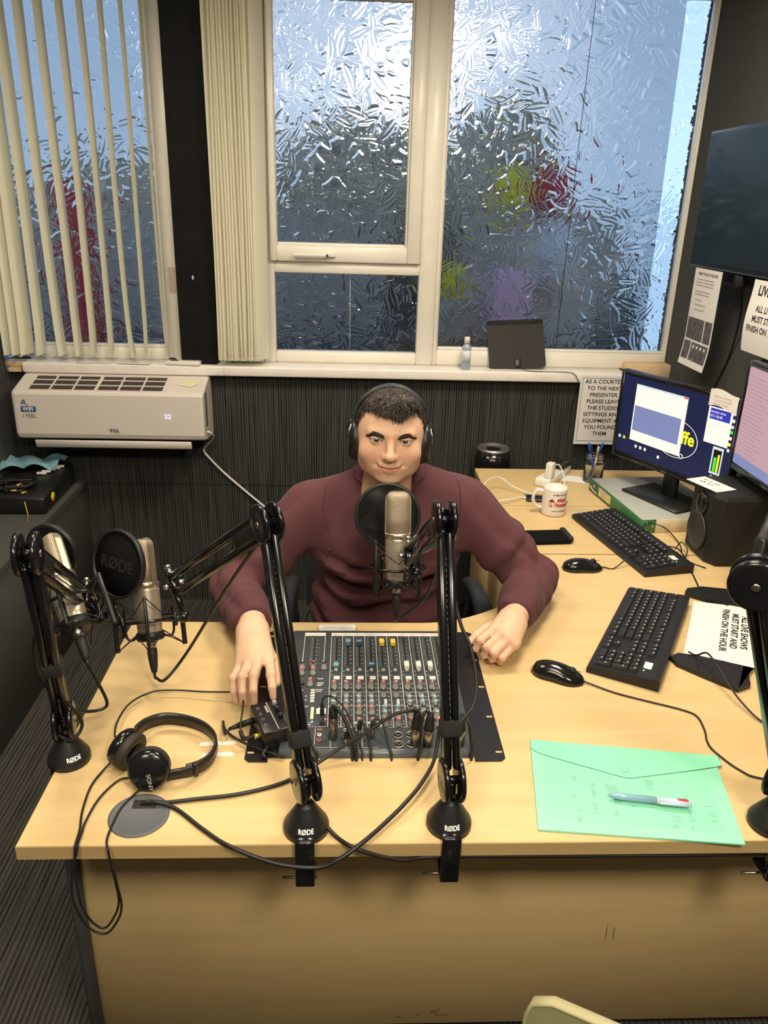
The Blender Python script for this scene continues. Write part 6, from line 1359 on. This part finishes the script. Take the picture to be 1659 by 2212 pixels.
RH = hand((.444, .552, .802), (.432, .640, .800),
          [[(.494, .418, .812), (.503, .362, .811), (.507, .342, .795), (.509, .336, .776)], [(.474, .407, .816), (.470, .350, .816), (.472, .326, .798), (.474, .320, .775)], [(.455, .405, .813), (.447, .355, .810), (.450, .332, .790), (.454, .328, .765)], [(.437, .408, .806), (.427, .366, .799), (.430, .349, .780), (.435, .346, .758)]],
          [(.468, .505, .796), (.498, .455, .786), (.508, .425, .775), (.510, .402, .764)])
LH = hand((1.034, .598, .800), (1.068, .670, .800),
          [[(.986, .563, .801), (.952, .537, .787), (.944, .540, .763), (.958, .556, .750)], [(1.001, .546, .801), (.964, .516, .782), (.960, .524, .757), (.976, .545, .746)], [(1.015, .532, .796), (.979, .505, .774), (.977, .515, .752), (.992, .536, .744)], [(1.027, .522, .786), (.997, .503, .762), (.996, .515, .745), (1.010, .534, .741)]],
          [(1.010, .598, .792), (.972, .588, .786), (.948, .572, .778), (.934, .562, .768)])
# ---------------- body under the clothes
SH_R, EL_R, WR_R = (.552, .905, .945), (.372, .815, .785), (.436, .588, .797); SH_L, EL_L, WR_L = (.950, .898, .970), (1.134, .835, .795), (1.046, .632, .797)
def body_field(P):
    d = sd_ell(P, (.755, .99, .66), (.12, .08, .20)); d = smin(d, sd_ell(P, (.755, .935, .88), (.15, .07, .14)), .05)
    d = smin(d, sd_cap(P, (.60, .905, .985), (.90, .90, 1.00), .045, .045), .04)
    for a, b_, c in ((SH_R, EL_R, WR_R), (SH_L, EL_L, WR_L)): d = smin(smin(d, sd_cap(P, a, b_, .050, .040), .03), sd_cap(P, b_, c, .040, .028), .02)
    return smin(d, sd_cap(P, (.752, .86, 1.09), (.755, .90, .98), .052, .06), .03)
BB = surf(body_field, (.30, .52, .42), (1.22, 1.14, 1.14), .014, relax=1)
allP, allF, allC, off = [], [], [], 0
for pts, F, col in ((hp_, hF, skin), RH, LH, (BB[0], BB[1], np.tile(np.array([.56, .335, .205]), (len(BB[0]), 1)))):
    allP.append(pts); allF.append(F + off); allC.append(col); off += len(pts)
mesh_np('body', np.concatenate(allP), np.concatenate(allF), SKIN, PM, np.concatenate(allC))
# ---------------- eyes
mat('eye', (.7, .7, .7), .12, attr='col', coat=.5)
for s_ in (-1, 1):
    c = hw((EYE[0] * s_, EYE[1], EYE[2])); look = (Vector(CAM) - c).normalized(); pts = []; cols = []; n, k = 24, 20; up = look.orthogonal().normalized(); w2 = look.cross(up)
    for i in range(k + 1):
        a = math.pi * i / k
        for j in range(n):
            b_ = 2 * math.pi * j / n; d_ = look * math.cos(a) + (up * math.cos(b_) + w2 * math.sin(b_)) * math.sin(a); r = .0126
            pts.append(c + d_ * r); cols.append((.006, .006, .006) if a < .24 else ((.075, .06, .04) if a < .55 else (.50, .45, .41)))
    F = np.array([(i * n + j, (i + 1) * n + j, (i + 1) * n + (j + 1) % n, i * n + (j + 1) % n) for i in range(k) for j in range(n)])
    mesh_np('eye', np.array(pts), F, MATS['eye'], PM, np.array(cols))
# ---------------- hair
def hair_field(P):
    Q = hl(P); X = np.abs(Q[..., 0]); S = np.concatenate([X[..., None], Q[..., 1:]], -1)
    d = sd_ell(Q, (0, -.016, .033), (.0790, .0985, .0845))
    d = smin(d, sd_ell(Q, (.006, .038, .094), (.052, .045, .030)), .03)
    d = d - .0022 * smn(Q, 190) - .0016 * smn(Q, 420, 2.0)
    # hairline: forehead edge, temples, sideburns, nape
    x = Q[..., 0]
    front = .082 - .024 * np.exp(-((x - .014) / .016) ** 2) - .006 * np.exp(-((x + .022) / .02) ** 2) - .25 * np.maximum(np.abs(x) - .048, 0)
    side = .040 - (X - .050) * 1.2
    line = np.where(Q[..., 1] > .040, front, np.where(Q[..., 1] > .018, front + (Q[..., 1] - .040) * 2.6, np.where(Q[..., 1] > -.02, -.022, -.022 + (Q[..., 1] + .02) * .9)))
    cut = (line - Q[..., 2])
    return smax(d, cut * .6, .004)
hh, hhF = surf(hair_field, HC + np.array([-.10, -.13, -.12]), HC + np.array([.10, .13, .145]), .0028, relax=1)
rng = np.random.default_rng(4); P_ = [hh]; F_ = [hhF]; C_ = [np.tile(np.array([.020, .0145, .011]), (len(hh), 1)) * rng.uniform(.7, 1.4, (len(hh), 1))]; off = len(hh)
def strands(idx_pts, dirs, length, lift, width, col, jit=.35, seg=4):
    """little tapering ribbons with a ridge"""
    n = len(idx_pts); d = dirs + rng.normal(0, jit, (n, 3)) ; d /= np.linalg.norm(d, axis=1)[:, None]
    nrm = idx_pts - HC - np.array([0, .016, .03]); nrm /= np.linalg.norm(nrm, axis=1)[:, None]
    d = d - (d * nrm).sum(1)[:, None] * nrm * .9; d /= np.linalg.norm(d, axis=1)[:, None]; sd = np.cross(d, nrm); L_ = length * rng.uniform(.6, 1.3, n)
    V = []; 
    for i in range(seg + 1):
        u = i / seg; c = idx_pts + d * (L_ * u)[:, None] + nrm * (lift * math.sin(math.pi * min(u * .85, 1)) - .0035 * u * u)[..., None] if False else idx_pts + d * (L_ * u)[:, None] + nrm * (lift * math.sin(math.pi * .8 * u) - .002)
        w = width * (1 - u) ** .6 + 1e-5
        V += [c - sd * w, c + nrm * w * .8, c + sd * w]
    V = np.stack(V, 1).reshape(-1, 3); k = 3 * (seg + 1); base = (np.arange(n) * k)[:, None]; F = []
    for i in range(seg):
        a = 3 * i; F += [np.concatenate([base + a, base + a + 1, base + a + 4, base + a + 3], 1), np.concatenate([base + a + 1, base + a + 2, base + a + 5, base + a + 4], 1)]
    cc = np.repeat(np.array(col)[None] * rng.uniform(.6, 2.0, (n, 1)), k, 0)
    return V, np.concatenate(F), cc
Ql = hl(hh.astype(np.float32)); out = hair_field(hh.astype(np.float32) + .0)
top = np.where((Ql[:, 2] > .060) | ((Ql[:, 1] < .03) & (Ql[:, 2] > -.01)))[0]
pick = rng.choice(top, 4200); dl = np.stack([.25 * np.sin(Ql[pick, 0] * 60) - .2, np.where(Ql[pick, 2] > .07, 1.0, .25), np.where(Ql[pick, 2] > .07, .1, -1.0)], 1) @ HB
V, F, cc = strands(hh[pick], dl, .017, .0045, .0011, (.030, .021, .015)); P_.append(V); F_.append(F + off); C_.append(cc); off += len(V)
# fringe
fx = rng.uniform(-.050, .052, 420); fz = .086 - .012 * np.exp(-((fx - .014) / .018) ** 2) + rng.uniform(-.004, .010, 420); fy = .0790 - 11 * fx ** 2 + .002
fp0 = HC + (np.stack([fx, fy, fz], 1) * HS) @ HB; fd = np.stack([.30 * (.016 - fx) / .03, .35 + 0 * fx, -.95 + 0 * fx], 1) @ HB
V, F, cc = strands(fp0, fd, .019, .003, .0011, (.024, .017, .012), jit=.18); P_.append(V); F_.append(F + off); C_.append(cc); off += len(V)
mat('hair', (.02, .015, .012), .42, attr='col', spec=.45)
o = mesh_np('hair', np.concatenate(P_), np.concatenate(F_), MATS['hair'], PM, np.concatenate(C_)); o['label'] = 'short dark brown hair with a pointed fringe'
# eyebrows: projected onto the face
def onto(field, p_, it=6):
    p_ = np.array(p_, np.float32); e_ = .0015
    for _ in range(it):
        d = field(p_); g = np.stack([field(p_ + np.eye(3, dtype=np.float32)[k] * e_) - field(p_ - np.eye(3, dtype=np.float32)[k] * e_) for k in range(3)], -1); g /= np.maximum(np.linalg.norm(g, axis=-1, keepdims=True), 1e-6); p_ = p_ - g * d[..., None]
    return p_, g
for s_ in (-1, 1):
    n = 520; u = rng.uniform(0, 1, n); bx_ = .0110 + .036 * u; bz = .0158 + .0045 * np.sin(math.pi * np.minimum(u * .70 + .10, 1)) - .004 * np.maximum(u - .65, 0) / .35 + np.clip(rng.normal(0, 1, n), -1.6, 1.6) * (.0014 - .0006 * u)
    p0, g = onto(head_field, HC + (np.stack([s_ * bx_, .085 - .35 * bx_, bz], 1) * HS) @ HB)
    dd = np.stack([s_ * (1 + 0 * u), -.3 + 0 * u, .55 - 1.1 * u], 1) @ HB
    V, F, cc = strands(p0 + g * .0022, dd, .0062, .0010, .0007, (.024, .016, .011), jit=.16, seg=3)
    mesh_np('eyebrow', V, F, MATS['hair'], PM, cc)

# ---------------- sweatshirt
def sweat_field(P):
    d = sd_ell(P, (.755, .950, .665), (.200, .155, .19)); d = smin(d, sd_ell(P, (.755, .900, .885), (.208, .130, .130)), .030)
    d = smin(d, sd_ell(P, (.755, .930, .970), (.180, .10, .085)), .05)
    d = smin(d, sd_cap(P, (.600, .900, .955), (.910, .895, .985), .062, .062), .04)
    d = smin(d, sd_cap(P, (.600, .895, .978), (.725, .870, 1.070), .045, .042), .04); d = smin(d, sd_cap(P, (.905, .893, 1.003), (.785, .870, 1.072), .045, .042), .04)
    ar = None
    for a, b_, c, rw in ((SH_R, EL_R, WR_R, .043), (SH_L, EL_L, WR_L, .043)):
        m1 = tuple(np.array(a) * .45 + np.array(b_) * .55)
        s_ = smin(sd_cap(P, a, m1, .076, .068), sd_cap(P, m1, b_, .068, .060), .02); s_ = smin(s_, sd_cap(P, b_, tuple(np.array(b_) * .3 + np.array(c) * .7), .060, .052), .018)
        s_ = smin(s_, sd_cap(P, tuple(np.array(b_) * .25 + np.array(c) * .75), c, .050, rw), .012)
        # pushed up folds near elbow and cuff
        ab = np.array(c, np.float32) - np.array(b_, np.float32); L_ = np.linalg.norm(ab); tt = ((P - np.array(b_, np.float32)) @ (ab / L_))
        msk = np.clip(1 - np.abs(s_) / .05, 0, 1)
        s_ = s_ - .0075 * (np.abs(np.sin(tt * 62 + 1.8 * smn(P, 18))) - .62) * np.clip((L_ - .05 - tt) / .06, 0, 1) * np.clip((tt + .07) / .05, 0, 1) * msk
        a0 = np.array(a, np.float32); ab2 = np.array(b_, np.float32) - a0; L2 = np.linalg.norm(ab2); t2 = ((P - a0) @ (ab2 / L2))
        s_ = s_ - .0095 * (np.abs(np.sin(t2 * 34 + 2.2 * smn(P, 13, 1.0))) - .62) * np.clip((t2 - .09) / .08, 0, 1) * msk
        # cuff band groove
        s_ = s_ + .0060 * np.exp(-((tt - (L_ - .052)) / .0045) ** 2)
        d = smin(d, s_, .030)
    # torso folds: belly creases under the leaning chest
    zf = P[..., 2]; w = smn(P, 13, .5); bel = np.clip((.875 - zf) / .05, 0, 1) * np.clip((zf - .50) / .05, 0, 1) * np.clip((1.02 - P[..., 1]) / .06, 0, 1) * np.clip((.21 - np.abs(P[..., 0] - .755)) / .05, 0, 1)
    d = d - .042 * (np.abs(np.sin(zf * 44 + 2.6 * w + 5 * (P[..., 0] - .755))) - .62) * bel - .010 * (np.abs(np.sin(zf * 74 + 3 * smn(P, 17, 2.2) - 6 * (P[..., 0] - .755))) - .6) * bel
    d = d - .0050 * smn(P, 20, 3.0) - .0016 * smn(P, 55, 1.0)
    # neck opening and cuffs cut
    nk = sd_cap(P, (.752, .80, 1.16), (.752, .868, 1.035), .088, .0535)
    d = smax(d, -nk, .012)
    for c, b_ in ((WR_R, EL_R), (WR_L, EL_L)):
        nn = np.array(c, np.float32) - np.array(b_, np.float32); nn /= np.linalg.norm(nn); pl_ = (P - np.array(c, np.float32)) @ nn - .004
        near = np.linalg.norm(P - np.array(c, np.float32), axis=-1) - .09
        d = smax(d, np.where(near < 0, pl_, -1.0), .006)
    return d
sp_, sF = surf(sweat_field, (.26, .54, .455), (1.27, 1.15, 1.155), .0065, relax=1)
mat('maroon', (.108, .043, .050), .92, noise=.16, nscale=900, bump=.35, bscale=1400, sheen=.06, spec=.15)
sw = mesh_np('sweatshirt', sp_, sF, MATS['maroon'], PM)
def seam(pts, r=.0022, name='seam', push=.0005, closed=False):
    q, g = onto(sweat_field, np.array([tuple(v) for v in spline(pts, 8, closed)]), 8); q = q + g * push
    return MB().tube([Vector(v) for v in q], r, 6, closed=closed).build(name, MATS['maroon'], sw, True)
seam([(.600, .87, 1.04), (.588, .82, 1.00), (.598, .79, .94), (.598, .79, .88), (.575, .82, .84)])
seam([(.925, .87, 1.05), (.932, .82, 1.01), (.920, .79, .95), (.922, .79, .89), (.945, .82, .84)])
seam([(.66, .84, 1.075), (.70, .79, 1.05), (.752, .77, 1.02), (.80, .79, 1.05), (.845, .84, 1.08), (.83, .93, 1.10), (.752, .96, 1.10), (.675, .93, 1.095)], r=.003, name='collar_seam', closed=True)

# ---------------- trousers and shoes below the desk
mat('denim_dark', (.020, .022, .030), .9, noise=.2, nscale=300); mat('shoe_dark', (.02, .02, .02), .5)
def leg_field(P):
    d = sd_ell(P, (.755, 1.05, .54), (.17, .16, .085))
    for s_ in (-1, 1):
        x = .755 + .10 * s_; d = smin(d, sd_cap(P, (x, 1.02, .545), (x + .03 * s_, .64, .53), .085, .062), .04); d = smin(d, sd_cap(P, (x + .03 * s_, .64, .52), (x + .03 * s_, .70, .10), .060, .046), .02)
    return d
lp, lF = surf(leg_field, (.50, .55, .04), (1.01, 1.25, .65), .012, relax=1); mesh_np('trousers', lp, lF, MATS['denim_dark'], PM)
for s_ in (-1, 1):
    def shoe_field(P): x = .755 + .13 * s_; return smax(smin(sd_cap(P, (x, .73, .045), (x, .55, .035), .045, .042), sd_cap(P, (x, .715, .05), (x, .705, .11), .045, .050), .03), .002 - P[..., 2], .004)
    q, F = surf(shoe_field, (.755 + .13 * s_ - .08, .48, -.01), (.755 + .13 * s_ + .08, .82, .17), .008, relax=1); mesh_np('shoe', q, F, MATS['shoe_dark'], PM)

# ---------------- headphones he wears
t = thing('headphones', hw((0, -.02, .12)), 'black over-ear headphones worn by the man', 'headphones')
arc_ = [hw((.087 * math.cos(a), -.020 - .008 * math.sin(a), .012 + .113 * math.sin(a))) for a in [math.radians(4 + 172 * i / 26) for i in range(27)]]
bd = MB(); R = []; fwd = Vector(ef)
for i, p_ in enumerate(arc_):
    tg_ = (arc_[min(i + 1, 26)] - arc_[max(i - 1, 0)]).normalized(); ou = fwd.cross(tg_).normalized(); wd = .014 if 4 < i < 22 else .008
    R.append([tuple(p_ + fwd * a + ou * c) for a, c in ((-wd, -.0035), (wd, -.0035), (wd * 1.05, 0), (wd, .0035), (-wd, .0035), (-wd * 1.05, 0))])
bd.ring_sweep(R); mat('band_grey', (.020, .026, .030), .45); bd.build('headband', MATS['band_grey'], t, True)
for s_ in (-1, 1):
    c = hw((.079 * s_, -.012, -.022)); n_ = (Vector(ex) * s_ + Vector(ef) * .10).normalized(); up = Vector(ez)
    o = MB().lathe([(.034, -.012), (.040, -.006), (.042, .002), (.040, .009), (.030, .014), (.001, .015)], c, n_, 32, ref=up, ex=1.16).build('ear_cup', MATS['black_plastic'], t, True)
    MB().lathe([(.028, -.016), (.040, -.012), (.043, -.004), (.040, .003)], c, n_, 32, ref=up, ex=1.18).build('ear_pad', MATS['hp_pad'], o, True)
    MB().tube(spline([hw((.088 * s_, -.022, .030)), hw((.095 * s_, -.018, .012)), hw((.094 * s_, -.014, -.020))], 6), .0045, 8).build('yoke', MATS['black_gloss'], t, True)
    MB().tube(spline([hw((.089 * s_, .004, .022)), hw((.093 * s_, .010, .004)), hw((.093 * s_, .010, -.016))], 6), .0028, 7).build('silver_trim', MATS['nickel'], t, True)
